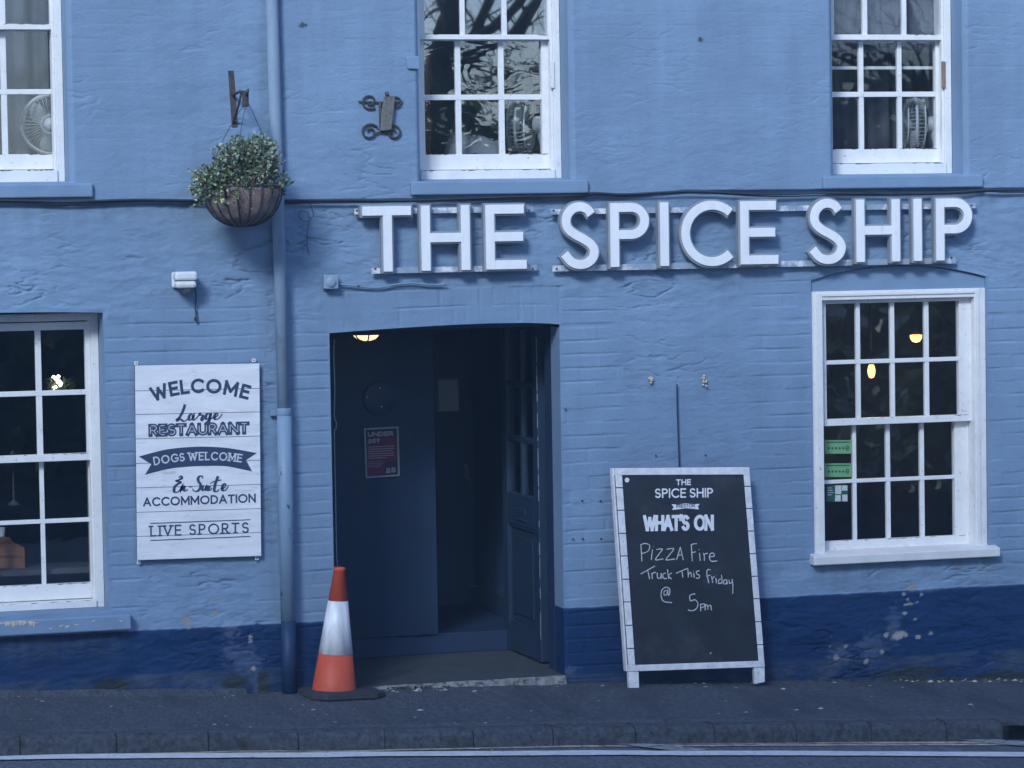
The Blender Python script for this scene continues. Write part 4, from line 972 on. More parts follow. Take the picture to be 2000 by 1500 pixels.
def atv(a, b, v): return a+(b-a)*((v-a[1])/(b[1]-a[1]))      # point of edge a-b at height v
vT, vB = (iTL[1]+iTR[1])/2, (iBL[1]+iBR[1])/2
pris(fm, [oTL, oTR, atv(oTR, oBR, iTR[1]), atv(oTL, oBL, iTL[1])], -.030, .004); pris(fm, [atv(oTL, oBL, iBL[1]), atv(oTR, oBR, iBR[1]), oBR, oBL], -.030, .004)
lt = [(y-105)/(1297-105) for y in (220,352,487,620,757,890,1027,1163)]
for (oa, ob, ia, ib, ts) in ((oTL,oBL,iTL,iBL,lt), (oTR,oBR,iTR,iBR,[(y-98)/(1268-98) for y in (210,340,472,605,737,868,1003,1138)])):
    tt = [0]+ts+[1]
    for p, r in zip(tt[:-1], tt[1:]):
        g = .0024; hv = lambda t: oa[1]+(ob[1]-oa[1])*t
        v0 = ia[1]-.0006 if p == 0 else hv(p+g); v1 = ib[1]+.0006 if r == 1 else hv(r-g)
        pris(fm, [atv(oa,ob,v0), atv(ia,ib,v0), atv(ia,ib,v1), atv(oa,ob,v1)], -.004, .0035+rng.uniform(-.001,.001))
    fm.mi = 1; pris(fm, [atv(oa,ob,ia[1]-.001)+np.array([.001 if oa is oTL else -.001,0]), atv(ia,ib,ia[1]-.001), atv(ia,ib,ib[1]+.001), atv(oa,ob,ib[1]+.001)+np.array([.001 if oa is oTL else -.001,0])], -.0295, -.0045); fm.mi = 0
fm.build('frame', [M['boardframe'], M['groove']], ab, bevel=.002)
fm = MB(); pris(fm, [iTL, iTR, iBR, iBL], -.028, -.002); fm.build('board_panel', M['chalkboard'], ab)
for (xa, ya, xb, yb, xc, yc, xd, yd) in ((1227.5,1312,1247.5,1312,1248.5,1345,1229,1346),(1473,1304,1493.5,1303,1494,1332,1474.5,1336)):
    fm = MB(); pris(fm, [cq(xa,ya), cq(xb,yb), cq(xc,yc), cq(xd,yd)], -.034, -.0005); fm.build('leg', M['boardframe'], ab, bevel=.002)
fm = MB(); pris(fm, [lerp(oTL,oBL,.0)+np.array([-.012,0]), lerp(oTL,oBL,.0)+np.array([-.001,0]), lerp(oTL,oBL,1)+np.array([-.001,0]), lerp(oTL,oBL,1)+np.array([-.012,0])], -.055, -.010)
fm.build('side_batten', M['boardframe'], ab, bevel=.002)
fm = MB(); c_ = cq(1224.5,937.5); fm.add([cbp.at(c_+.0135*np.array([math.cos(t), math.sin(t)]), .0008) for t in np.linspace(0, 2*math.pi, 17)[:-1]], [tuple(range(16))]); fm.build('price_dot', M['chalkbold'], ab)
s2 = 1/337.
def cl(s, b, cap, wd, m='chalkbold', **k):
    mb = MB(); text(mb, cbp, s, [cq(*p) for p in b], cap*s2, wd*s2, .0004, **k); mb.build('lettering', M[m], ab)
cl('THE', ((1320.5,947.8),(1349.5,947.4)), 11.3, 2.2, gap=.22)
cl('SPICE SHIP', ((1279,972.8),(1392.5,971.5)), 18, 2.9, gap=.20, space=.3)
cl("WHAT'S ON", ((1257,1037.5),(1393,1036.5)), 30.5, 6.4, gap=.06, space=.62)
bn = MB(); pz_ = [(1310.7,984.5),(1323,985.5),(1339,983.2),(1355,984.8),(1366.5,984),(1363,989.5),(1365,995),(1352,993.5),(1339,992.5),(1326,994.5),(1312.5,996),(1316,990)]
bn.add([cbp.at(cq(*p), .0004) for p in pz_], [tuple(range(len(pz_)))]); bn.build('ribbon_banner', M['chalkbold'], ab)
mb = MB(); text(mb, cbp, 'PRESTON', [cq(1321,992), cq(1357,990.8)], 6.6*s2, 1.2*s2, .0010, gap=.2); mb.build('lettering', M['chalkboard'], ab)
hand = [[(305,548),(308,600),(311,650)],[(302,552),(330,544),(356,556),(350,585),(330,598),(309,603)],[(373,580),(369,610),(366,640)],[(376,562),(378,564)],[(396,580),(430,577),(410,608),(391,640),(436,635)],
 [(455,578),(497,575),(475,608),(453,640),(506,635)],[(514,641),(526,600),(536,565)],[(536,565),(545,605),(553,641)],[(519,613),(549,611)],
 [(600,550),(603,600),(606,648)],[(597,553),(614,547),(633,545)],[(601,599),(626,593)],[(648,600),(653,646)],[(645,580),(647,582)],[(672,600),(676,622),(677,646)],[(675,618),(684,604),(698,602)],
 [(708,622),(735,618),(730,602),(714,603),(706,625),(718,648),(752,646)],
 [(303,723),(340,703),(388,676)],[(344,697),(350,725),(356,753)],[(368,716),(372,753)],[(370,728),(382,714),(394,716)],[(401,716),(402,742),(414,750),(422,735),(424,718)],[(424,718),(427,750)],[(451,718),(437,722),(434,742),(446,751),(457,747)],
 [(461,696),(464,725),(468,753)],[(486,716),(467,734),(485,753)],[(511,719),(545,704),(580,690)],[(545,703),(551,743)],[(580,692),(583,743)],[(583,727),(595,713),(603,741)],[(614,716),(618,746)],[(612,704),(614,705)],[(648,704),(631,709),(632,722),(648,732),(645,746),(627,748)],
 [(714,699),(696,698),(691,718),(697,750),(703,776)],[(687,736),(713,729)],[(719,736),(726,776)],[(722,752),(736,737)],[(744,746),(748,779)],[(742,733),(744,734)],[(775,752),(761,757),(762,779),(778,774)],[(777,728),(780,752),(781,781)],
 [(806,756),(791,761),(792,781),(806,778),(808,758),(812,783)],[(820,756),(826,778),(841,768)],[(839,753),(844,790),(843,838)],
 [(456,818),(441,827),(442,847),(457,842),(462,818),(465,846),(474,838),(472,810),(450,801),(427,820),(424,855),(440,884),(487,891)],
 [(624,839),(593,848),(596,880),(622,874),(640,898),(628,928),(604,938),(581,934)],[(654,898),(656,941)],[(655,902),(675,898),(678,913),(657,921)],[(681,936),(684,905),(695,908),(698,933)],[(697,915),(708,906),(715,912),(718,936)],
 [(710,1192),(718,1182)]]
script(hand, (1150, 880), 3.0, 1.75*s2, cbp, .0004, M['chalk'], ab, vary=0)

# ------------------------------------------------------------------ traffic cone
cp = onz(652,1357,pav); tip = W(663,1108,cp[1]); axd = Vector(tip-cp); axd.normalize()
co = thing('traffic_cone', 'orange and white traffic cone on a black base, leaning slightly beside the doorway', 'traffic cone', tuple(cp))
Ht = float(np.linalg.norm(tip-cp)); s3 = 1/346.
def rc(v): return np.interp(v, [.035, Ht], [.119, .029])
def cz(mb, prof, n=40): mb.lathe(prof, Vector(cp), n, axd)
hz = lambda y: Ht*(1357-y)/(1357-1108)
b0, b1, b2, b3 = .030, hz(1276.5), hz(1172.5), Ht
mb = MB(); cz(mb, [(rc(b0)+.004, b0-.012), (rc(b0)+.002, b0), (rc(b1), b1), (rc(b1)-.004, b1+.001), (rc(b2)-.004, b2-.001), (rc(b2), b2), (rc(Ht-.022), Ht-.022), (rc(Ht)+.0045, Ht-.021), (rc(Ht)+.0055, Ht-.004), (rc(Ht)+.003, Ht), (.018, Ht), (.016, Ht-.05)])
mb.build('cone_body', M['orange'], co)
mb = MB(); cz(mb, [(rc(b1)-.001, b1+.0012), (rc(b1)+.0016, b1+.002), (rc(b2)+.0016, b2-.002), (rc(b2)-.001, b2-.0012)]); mb.build('reflective_sleeve', M['sleeve'], co)
mb = MB(); hb_ = .212; ch_ = .07; oct_ = [(-hb_+ch_,-hb_),(hb_-ch_,-hb_),(hb_,-hb_+ch_),(hb_,hb_-ch_),(hb_-ch_,hb_),(-hb_+ch_,hb_),(-hb_,hb_-ch_),(-hb_,-hb_+ch_)]
ta = rad(6); cc = cp+np.array([.035, 0, 0])
def bz(x, y, z): X_1 = cc[0]+x*math.cos(ta)-y*math.sin(ta); Y_1 = cc[1]+x*math.sin(ta)+y*math.cos(ta); return (X_1, Y_1, pavz(X_1, cc[1])+z)
lv = [(1.0, .002), (1.0, .013), (.985, .015), (.985, .024), (.95, .028), (.62, .032)]
mb.add([bz(x*k, y*k, z) for k, z in lv for x, y in oct_], [(i*8+j, i*8+(j+1) % 8, (i+1)*8+(j+1) % 8, (i+1)*8+j) for i in range(len(lv)-1) for j in range(8)]+[tuple(range(40, 48))])
mb.build('base', M['rubber'], co)
# ------------------------------------------------------------------ drainpipe
YP = -.062
pz = lambda y: PZ(550, y, YP)
def pxx(y): return PX(np.interp(y, [0,810,1340], [531,555,565.5]), y, YP)
P_ = lambda y: (pxx(y), YP, pz(y))
dp = thing('drainpipe', 'tall peeling blue cast-iron drainpipe running down the wall between the welcome board and the doorway', 'drainpipe', (pxx(1340), YP, base(-1.3)))
mb = MB(); mb.tube([(pxx(-780), YP, pz(-780)), P_(0), P_(400), P_(805)], .0345, 20); mb.build('upper_pipe', M['pipetop'], dp)
mb = MB(); mb.tube([P_(812), P_(1000), P_(1213)], .0405, 20); mb.build('lower_pipe', M['pipe'], dp)
mb = MB(); mb.tube([P_(1213.5), (pxx(1348), YP, base(pxx(1348))-.03)], .0408, 20); mb.build('pipe_foot', M['pipenavy'], dp)
for y in (808, -40):
    mb = MB(); p = P_(y); mb.tube([(p[0],YP,p[2]+.03),(p[0],YP,p[2]+.027),(p[0],YP,p[2]-.008),(p[0],YP,p[2]-.012)], [.0395,.0425,.0425,.040], 20)
    mb.box(p[0]-.072, p[0]+.050, -.034, -.012, p[2]-.012, p[2]+.020); mb.build('socket_collar', M['pipe'], dp, bevel=.002)
# ------------------------------------------------------------------ cable along the wall
cpts = ((-1500,392),(-800,392),(-300,392),(0,391),(130,394),(260,390),(380,391.5),(520,392),(640,391),(800,391),(900,388),(1000,384.5),(1120,382),(1160,377),(1220,379.5),(1300,375.5),(1360,374),(1430,377),(1480,379),(1540,379),(1620,377),(1740,378.5),(1860,376),(1925,371),(2000,371),(2300,370),(2900,366),(3600,362))
mb = MB(); mb.tube([tuple(p) for p in smooth([W(x, y, -.040) for x, y in cpts], 5)], .0065, 7)
mb.tube([tuple(p) for p in smooth([W(x, y+3.2+1.5*math.sin(x*.013), -.032) for x, y in cpts], 5)], .005, 6)
mb = mb.build('wall_cable', M['cable'], origin=tuple(W(1000, 384, -.04))); tag(mb, 'dark cable pair clipped along the whole facade below the upper window sills', 'cable')
mb = MB(); mb.tube([tuple(p) for p in smooth([W(x, y, -.030) for x, y in ((600,392),(606,400),(612,420),(600,432),(584,424),(590,412),(604,420),(601,450),(600,478),(604,498))], 5)], .0020, 6)
tag(mb.build('loose_wire', M['cable']), 'thin loose wire curling down the wall just right of the drainpipe', 'wire')
mb = MB(); mb.tube([tuple(p) for p in smooth([W(x, y, -.020) for x, y in ((1322,750),(1323,800),(1325,860),(1327,912))], 4)], .0042, 6)
tag(mb.build('conduit', M['pipenavy']), 'thin dark vertical conduit on the wall above the chalkboard', 'conduit')
# ------------------------------------------------------------------ hanging basket and its bracket
br = thing('basket_bracket', 'rusty iron wall bracket holding the hanging basket by its wires', 'bracket', tuple(W(452,250,-.02)))
mb = MB(); a, b = W(450.5,138,-.022), W(458.5,249,-.022); mb.hexa([(a[0]+dx+(b[0]-a[0])*(1-t), y, z) for t, z in ((0, b[2]), (1, a[2])) for dx, y in ((-.016,-.030),(.016,-.030),(.016,-.018),(-.016,-.018))][:8])
mb.build('wall_bar', M['iron'], br, bevel=.002)
mb = MB(); YT = -.34
a1 = W(455,186,-.03); zt_ = a1[2]; xo = a1[0]; hook = (xo+.012, YT, zt_-.035)
mb.tube([(xo,-.03,zt_),(xo+.006,-.18,zt_+.012),(xo+.010,YT+.03,zt_+.004),(xo+.012,YT-.01,zt_-.012),(xo+.014,YT-.03,zt_+.014)], .008, 8)
mb.tube([(xo,-.03,zt_-.15),(xo+.005,-.12,zt_-.08),(xo+.008,-.22,zt_+.002)], .007, 8)
mb.build('arm', M['iron'], br)
mb = MB(); mb.box(xo-.004, xo+.024, YT+.00, YT+.045, zt_-.075, zt_+.002); mb.build('arm_end', M['iron'], br, bevel=.003)
YB_ = -.33; bc = W(473,364,YB_); R_ = .211; bh = W(473,442,YB_)[2]
hb = thing('hanging_basket', 'coir-lined wire hanging basket full of variegated green shrub beside the drainpipe', 'hanging basket', (bc[0], YB_, bh))
mb = MB(); D_ = bc[2]-bh; prof = [(R_*.97, .004)]+[(R_*math.cos(t)**.86, -D_*math.sin(t)) for t in np.linspace(0, 1.52, 14)]+[(.004, -D_)]
mb.lathe(prof, bc, 36); me_ = mb
rng = random.Random(8); mb.v = [(x+rng.gauss(0,.0035), y+rng.gauss(0,.0035), z+rng.gauss(0,.003)) for x, y, z in mb.v]
mb.build('liner', M['coir'], hb)
mb = MB()
for k in range(20):
    q = 2*math.pi*k/20; mb.tube([(bc[0]+math.cos(q)*(R_*math.cos(t)**.86+.004), bc[1]+math.sin(q)*(R_*math.cos(t)**.86+.004), bc[2]-D_*math.sin(t)-.002) for t in np.linspace(0, 1.5, 10)], .0042, 5)
mb.tube([(bc[0]+math.cos(q)*(R_+.004), bc[1]+math.sin(q)*(R_+.004), bc[2]) for q in np.linspace(0, 2*math.pi, 37)], .005, 6)
mb.build('wire_cage', M['cable'], hb)
mb = MB()
for q in (.4, 2.5, 4.3):
    e = (bc[0]+math.cos(q)*R_, bc[1]+math.sin(q)*R_, bc[2]); m_ = ((hook[0]*.5+e[0]*.5)+math.cos(q)*.03, (hook[1]+e[1])/2+math.sin(q)*.03, (hook[2]+e[2])/2); mb.tube([tuple(p) for p in smooth([hook, m_, e], 6)], .0017, 5)
mb.build('hanging_wire', M['cable'], hb)
# foliage: small two-tone leaves on twiggy stems, spilling over at the left
rng = random.Random(21); lf = [MB(), MB(), MB()]; tw = MB()
def leaf(p, d, s, k):
    d = Vector(d).normalized(); a = d.orthogonal().normalized(); a = Matrix.Rotation(rng.uniform(0, 6.3), 3, d) @ a; nrm = d.cross(a)
    p = Vector(p); t = p+d*s
    mid = p+d*s*.5-nrm*s*.10
    lf[k].add([p, mid+a*s*.34, t, mid-a*s*.34, mid+nrm*s*.06], [(0,1,4),(1,2,4),(2,3,4),(3,0,4)])
def stem(p0, p1, n, pale, yel=0.):
    p0, p1 = Vector(p0), Vector(p1); m_ = (p0+p1)/2+Vector((rng.gauss(0,.03), rng.gauss(0,.03), rng.gauss(0,.02)))
    pts = [Vector(tuple(q)) for q in smooth([p0, m_, p1], 5)]; tw.tube(pts, [.0022]*(len(pts)-1)+[.001], 4)
    for i in range(n):
        t = .25+.75*(i+rng.random())/n; f = t*(len(pts)-1); k = min(int(f), len(pts)-2); p = pts[k].lerp(pts[k+1], f-k)
        d = (p1-p0).normalized()*.6+Vector((rng.gauss(0,1), rng.gauss(0,1), rng.gauss(.15,.8))).normalized()*.9
        r_ = rng.random(); kk_ = 2 if r_ < yel else (1 if rng.random() < pale*(.35+.75*t) else 0)
        leaf(p, d, rng.uniform(.013, .026)*(1.5 if rng.random() < .12 else 1), kk_)
for i in range(300):
    q = rng.uniform(0, 6.3); rr_ = R_*math.sqrt(rng.random())*.8; s_ = Vector((bc[0]+rr_*math.cos(q), bc[1]+rr_*math.sin(q), bc[2]-.02))
    hx = rng.uniform(-.19, .185); top_ = (.285 if hx > -.13 else .16)*(1-.25*abs(hx-.06)/.2)
    e_p = Vector((bc[0]+hx+rng.gauss(0,.02), bc[1]+rng.uniform(-.2,.2), bc[2]+top_*rng.uniform(.45, 1.02)))
    stem(s_, e_p, 22, .60)
for i in range(75):      # spill over the rim to the left
    q = math.pi+rng.uniform(-.1, 1.25); s_ = Vector((bc[0]+R_*.8*math.cos(q), bc[1]+R_*.8*math.sin(q), bc[2]+.01))
    e_p = Vector((bc[0]+(R_+rng.uniform(-.02,.075))*math.cos(q), bc[1]+(R_+.03)*math.sin(q), bc[2]-rng.uniform(-.09,.10)))
    stem(s_, e_p, 12, .45, .16)
for i in range(24):
    q = rng.uniform(4.2, 6.4); s_ = Vector((bc[0]+R_*.8*math.cos(q), bc[1]+R_*.8*math.sin(q), bc[2]+.01))
    stem(s_, s_+Vector((math.cos(q)*.06+.0, math.sin(q)*.06, rng.uniform(-.02,.06))), 10, .4, .05)
for k, (n_, m_) in enumerate((('leaves', 'leafmid'), ('variegated_leaves', 'leafpale'), ('yellow_leaves', 'leafyellow'))): lf[k].build(n_, M[m_], hb)
for i in range(12):
    q = rng.uniform(4.3, 6.0); tw.tube([(bc[0]+R_*math.cos(q)*1.0, bc[1]+R_*math.sin(q)*1.0-.012, bc[2]+.01), (bc[0]+R_*math.cos(q+.1)*1.02, bc[1]+R_*math.sin(q+.1)*1.02-.014, bc[2]-rng.uniform(.03,.10))], .0016, 4)
tw.build('stems', M['twig'], hb)
# ------------------------------------------------------------------ scroll-ended anchor plate
YA = -.050
an = thing('anchor_plate', 'weathered iron wall-tie plate with four scrolled ends left of the middle upper window', 'anchor plate', tuple(W(745,272,YA)))
mb = MB(); mb.prism([tuple(W(x, y, YA)[[0,2]]) for x, y in ((752,185),(768,187),(771,193),(764,254),(742,256),(745,215))], YA-.012, YA+.004); mb.build('plate', M['irongrey'], an, bevel=.004)
mb = MB(); mb.lathe([(.011,0),(.011,.012),(.004,.016)], W(755,183,YA-.01), 8, (0,-1,0)); mb.build('bolt', M['iron'], an)
def scroll(cx, cy, r, a0, turns, sgn):
    pts = []
    for i in range(26):
        t = i/25; a = a0+sgn*turns*2*math.pi*t; r_ = r*(1-.72*t); pts.append(tuple(W(cx+r_*math.cos(a), cy+r_*math.sin(a)*.93, YA+.012)))
    return pts
for cx, cy, r, a0, sgn in ((722,198,17,.9,1), (772,198,13,2.2,-1), (722,258,18,-.6,-1), (768,259,17,-2.5,1)):
    mb = MB(); s_ = scroll(cx, cy, r, a0, 1.35, sgn); mb.tube(s_, .0058, 7); mb.build('scroll', M['iron'], an)
mb = MB(); mb.tube([tuple(W(x, y, YA+.012)) for x, y in ((700,198),(722,199),(742,200),(770,200),(786,198))], .005, 6)
mb.tube([tuple(W(x, y, YA+.012)) for x, y in ((728,262),(745,257),(766,262))], .0055, 6); mb.tube([tuple(W(x, y, YA+.01)) for x, y in ((742,198),(744,256))], .008, 6); mb.build('tie_bar', M['iron'], an)
# recess in the brickwork beside the middle window: plain block of wall paint
nb = MB(); nb.prism([tuple(W(x, y, 0)[[0,2]]) for x, y in ((790,112),(815,110),(816,136),(793,135))], -.042, .0); nb.build('wall_block', M['stone_blue'], pub, bevel=.004)
# ------------------------------------------------------------------ white bulkhead sensor light, junction box
bl_ = thing('wall_light', 'white plastic sensor light on the wall above the welcome board', 'wall light', tuple(W(360,563,-.03)))
mb = MB(); x0, x1 = PX(336,545,-.03), PX(378,545,-.03); mb.box(x0, x1, -.035, -.004, PZ(350,562,-.03), PZ(350,531,-.03)); mb.build('back_plate', M['whiteplastic'], bl_, bevel=.010)
mb = MB(); YL = -.13; x0, x1 = PX(343,545,YL), PX(386,545,YL); mb.box(x0, x1, YL, -.036, PZ(365,547.5,YL), PZ(365,530.5,YL)); mb.build('cover', M['whiteplastic'], bl_, bevel=.012)
mb = MB(); mb.box(x0+.003, x1-.004, YL+.004, -.036, PZ(365,563,YL), PZ(365,548.5,YL)); mb.build('diffuser', M['sillwhite'], bl_, bevel=.016)
mb = MB(); cz_ = W(366,561.5,-.075); mb.lathe([(.040,0),(.036,-.018),(.024,-.032),(.006,-.038),(.001,-.038)], cz_, 20); mb.build('sensor_dome', M['greyplastic'], bl_)
mb = MB(); mb.tube([tuple(p) for p in smooth([W(x, y, -.022) for x, y in ((381,560),(383,580),(381,600),(383,612),(382,622))], 4)], .0042, 6); mb.lathe([(.008,0),(.008,.02)], W(382,627,-.022), 8); mb.build('flex', M['cable'], bl_)
jb = thing('junction_box', 'small square wall box painted blue, left of the name sign above the doorway', 'junction box', tuple(W(647,565,-.03)))
mb = MB(); YJ = -.060; mb.box(PX(633,550,YJ), PX(661.5,550,YJ), YJ, -.008, PZ(647,564.5,YJ), PZ(647,537,YJ)); mb.build('box', M['pipetop'], jb, bevel=.006)
mb = MB(); mb.lathe([(.030,0),(.028,.004),(.012,.007),(.001,.008)], W(647,551,YJ), 20, (0,-1,0)); mb.build('lid', M['pipetop'], jb)
mb = MB(); mb.tube([tuple(p) for p in smooth([W(x, y, -.024) for x, y in ((662,555),(690,558),(735,562),(770,556),(805,553),(840,556),(872,556))], 4)], .0055, 7); mb.build('lead', M['pipe'], jb)
for (x, y) in ((1272,741), (1376,745)):
    mb = MB(); p = W(x, y, -.010); rng = random.Random(x)
    for i in range(9): q = p+np.array([rng.gauss(0,.010), -abs(rng.gauss(.004,.004)), rng.gauss(0,.014)]); mb.lathe([(.001,-.006),(.008,-.003),(.007,.004),(.001,.007)], q, 6, (rng.random(), rng.random(), .5))
    tag(mb.build('sign_fixing', M['plug']), 'broken old %s fixing left in the wall above the chalkboard' % ('left-hand' if x < 1300 else 'right-hand'), 'wall fixing', 'old sign fixings')
for x, y in ((1281,890),(1378,889),(1137,978),(1173,978),(1138,1052),(1174,1052),(1119,1053),(1105,800)): MB().lathe([(.0055,0),(.0055,.004),(.001,.005)], W(x, y, -.006), 8, (0,-1,0)).build('wall_screw', M['cable'], pub)
for (x, yy) in ((1078,'um'), (1842,'ur')):
    pc = W(x, 146, .150); mb = MB(); mb.box(pc[0]-.012, pc[0]+.012, .140, .1495, PZ(x,172,.15), PZ(x,120,.15)); mb.build('sash_block', M['white'] if yy == 'um' else M['brown'], pub, bevel=.002)
# ------------------------------------------------------------------ fans standing on the upper window ledges
def fan(label, c, d, r, hub=1.0, blades=0.4, stand_dx=.0):
    """cage centre c, facing direction d"""
    c, d = Vector(c), Vector(d).normalized(); up = Vector((0,0,1)); s = d.cross(up).normalized(); u2 = s.cross(d)
    f = thing('desk_fan', label, 'fan', (c.x, c.y, c.z-r-.12), 'fans inside the upper windows')
    C_ = lambda q, rr, h: c+d*h+(s*math.cos(q)+u2*math.sin(q))*rr
    mb = MB(); ring = np.linspace(0, 2*math.pi, 41)
    for h, rr, th in ((.0, r, .0095), (.05, r*.95, .005), (-.05, r*.95, .005), (.065, r*.3, .004)): mb.tube([C_(q, rr, h) for q in ring], th, 6)
    for k in range(40):
        q = 2*math.pi*k/40
        for sg in (1, -1): mb.tube([C_(q, r, 0), C_(q, r*.93, .045*sg), C_(q, r*.5, .066*sg), C_(q, r*.2, .070*sg)], .0017, 4, False)
    mb.build('cage', M['fanwire'], f)
    mb = MB(); mb.lathe([(.001,.085),(r*.2,.080),(r*.21,.060),(r*.21,-.02)], c, 20, d)
    mb.lathe([(r*.30,-.075),(r*.32,-.09),(r*.30,-.17),(r*.22,-.21),(.001,-.215)], c, 20, d); mb.build('motor_housing', M['fan'], f)
    mb = MB()
    for k in range(3):
        vs = []; 
        for i in range(7):
            t = i/6; rr = r*(.18+.72*t); w1 = .30+.55*math.sin(math.pi*min(1, t*.9+.1)); a0 = blades+2.094*k
            for e in (-1, 1): q = a0+e*w1*.62+.25*t; vs.append(C_(q, rr, .018*e*1.3))
        mb.add(vs, [(2*i, 2*i+1, 2*i+3, 2*i+2) for i in range(6)], True)
    mb.build('blades', M['fan'], f)
    b0 = c-d*.13; mb = MB(); mb.tube([b0+Vector((0,0,-.02)), b0+Vector((0,0,-.07)), b0+Vector((0,0,-.11)), b0+Vector((0,0,-r-.10))], [.032,.036,.024,.022], 12)
    mb.lathe([(.001,.03),(.05,.03),(.10,.012),(.11,0),(.001,0)], b0+Vector((0,0,-r-.12)), 20); mb.build('stand', M['fan'], f)
fan('white fan facing out of the upper left window, cut off by the sash', tuple(W(101,243,.40)), (-.25,-1,.0), .165, blades=.5)
fan('white fan in the upper middle window with its round motor beside the right stile', tuple(W(1018,243,.40)), (-.87,.49,.04), .165, blades=1.2)
fan('white fan seen edge-on in the upper right window behind dusty panes', tuple(W(1786,243,.40)), (-.95,.30,.02), .155, blades=.2)
# linen, curtains and blind behind the upper panes
mb = MB(); nx, ny = 26, 10; vs = []
x0, x1 = PX(868,285,.42), PX(984,285,.42); zb_ = PZ(930,312,.42)
for i in range(nx+1):
    for j in range(ny+1):
        t, u = i/nx, j/ny; hgt = .155*min(1, 6*t)*(.85+.15*math.sin(t*5))*math.sqrt(max(0, 1-(2*u-1)**2*.97))*(1 if t > .1 else .9)
        vs.append((x0+(x1-x0)*t, .36+.22*u, zb_+hgt+.012*math.sin(t*17+u*6)))
mb.add(vs, [(i*(ny+1)+j, (i+1)*(ny+1)+j, (i+1)*(ny+1)+j+1, i*(ny+1)+j+1) for i in range(nx) for j in range(ny)], True)
tag(mb.build('pillow', M['linen']), 'pale crumpled bed pillow showing at the foot of the upper middle window', 'pillow')
def curtain(label, xa, xb, za, zb__, y, m, dp_=.03, fr_=60):
    mb = MB(); n = 60; vs = []
    for i in range(n+1):
        x = xa+(xb-xa)*i/n; yy = y+dp_*math.sin(i/n*(xb-xa)*fr_)+.01*math.sin(i*.9)
        vs += [(x, yy, za), (x, yy+.004, (za+zb__)/2), (x, yy, zb__)]
    mb.add(vs, [(3*i+j, 3*i+3+j, 3*i+4+j, 3*i+1+j) for i in range(n) for j in (0, 1)], True)
    tag(mb.build('curtain', m), label, 'curtain')
o = OPEN['um']; curtain('russet curtain hanging at the left behind the upper middle window', o[0]-.06, PX(846,250,.36), o[2]-.1, 4.3, .36, M['curtain'])
o = OPEN['ul']; curtain('grey curtain closing off the room behind the upper left window', o[0]-.3, o[1]+.3, o[2]-.1, 4.4, .56, M['greycurtain'])
o = OPEN['ur']; curtain('grey curtain drawn behind the upper right window', o[0]-.3, o[1]+.3, o[2]-.1, 4.4, .66, M['greycurtain'], .04, 40)
rb = thing('roller_blind', 'pale roller blind with a white bottom bar half down in the upper right window', 'blind', tuple(W(1740,134,.30)))
xa, xb = o[0]+.02, o[1]-.02; zc_ = PZ(1740,132.5,.30)
MB().box(xa, xb, .294, .306, zc_-.009, zc_+.009).build('bottom_bar', M['sillwhite'], rb)
MB().box(xa, xb, .299, .3012, PZ(1740,103,.30), 4.35).build('fabric', M['greycurtain'], rb)
MB().box(xa, xa+.012, .299, .3012, zc_+.009, PZ(1740,103,.30)).build('cord', M['greycurtain'], rb)
# ------------------------------------------------------------------ things on the ledge of the lower left window
YC = .42; zl_ = PZ(25,1110,YC)
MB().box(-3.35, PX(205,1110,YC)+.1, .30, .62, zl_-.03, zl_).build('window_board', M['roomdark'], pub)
ct = thing('wooden_crate', 'orange-brown wooden condiment crate with a stepped side behind the lower left window', 'crate', (PX(0,1110,YC), YC, zl_))
q_ = lambda x, y: tuple(W(x, y, YC)[[0,2]])
mb = MB(); mb.prism([q_(-70,1110),q_(48.5,1110),q_(48.5,1070),q_(22,1056),q_(20,1048.5),q_(-5,1048.5),q_(-70,1048.5)], YC, YC+.012)
mb.prism([q_(-70,1110),q_(48,1110),q_(48,1072),q_(-70,1072)], YC+.10, YC+.112); mb.box(PX(48.5,1090,YC)-.012, PX(48.5,1090,YC), YC+.0125, YC+.0995, zl_, zl_+.11)
mb.build('side_board', M['crate'], ct, bevel=.002)
mb = MB()
for i in range(11): x = 2+i*4; p = W(x, 1087+(i % 3)*.7, YC-.001); mb.box(p[0]-.0035, p[0]+.0035, YC-.001, YC-.0004, p[2]-.006, p[2]+.006)
mb.build('stamped_lettering', M['woodtext'], ct)
c_ = W(1,1050,YC+.05); g_ = thing('drinking_glass', 'small ribbed glass standing in the wooden crate at the left edge', 'glass', tuple(c_))
MB().lathe([(.022,-.02),(.027,.055),(.025,.055),(.021,-.015),(.001,-.015)], c_, 16).build('tumbler', M['clear'], g_)
c_ = W(25,897,.30); cs = thing('candlestick', 'small dark ornamental candlestick on the meeting rail line of the lower left window', 'ornament', tuple(c_))
MB().lathe([(.03,-.25),(.03,-.24),(.006,-.22),(.006,-.02),(.016,-.01),(.022,.005),(.012,.016),(.008,.022),(.013,.03),(.010,.042),(.001,.048)], c_, 14).build('stem', M['iron'], cs)
c_ = W(75,745,.75); tl_ = thing('ledge_lamp', 'small warm lit bulb glowing behind the lower left window', 'lamp', tuple(c_))
MB().lathe([(.001,.03),(.011,.022),(.014,.0),(.010,-.025),(.001,-.03)], c_, 12).build('bulb', M['lampwarm'], tl_); MB().lathe([(.009,-.03),(.009,-.06),(.03,-.5)], c_, 10).build('lamp_stem', M['iron'], tl_)
c_ = W(113,745,.62); fl_ = thing('glint_cluster', 'star-like reflection imitated by glowing white fairy lights among dark sprigs behind the lower left window', 'lights', tuple(c_))  # glowing beads added to imitate a star-like reflection in the pane
mb = MB(); sp = MB(); rng = random.Random(77)
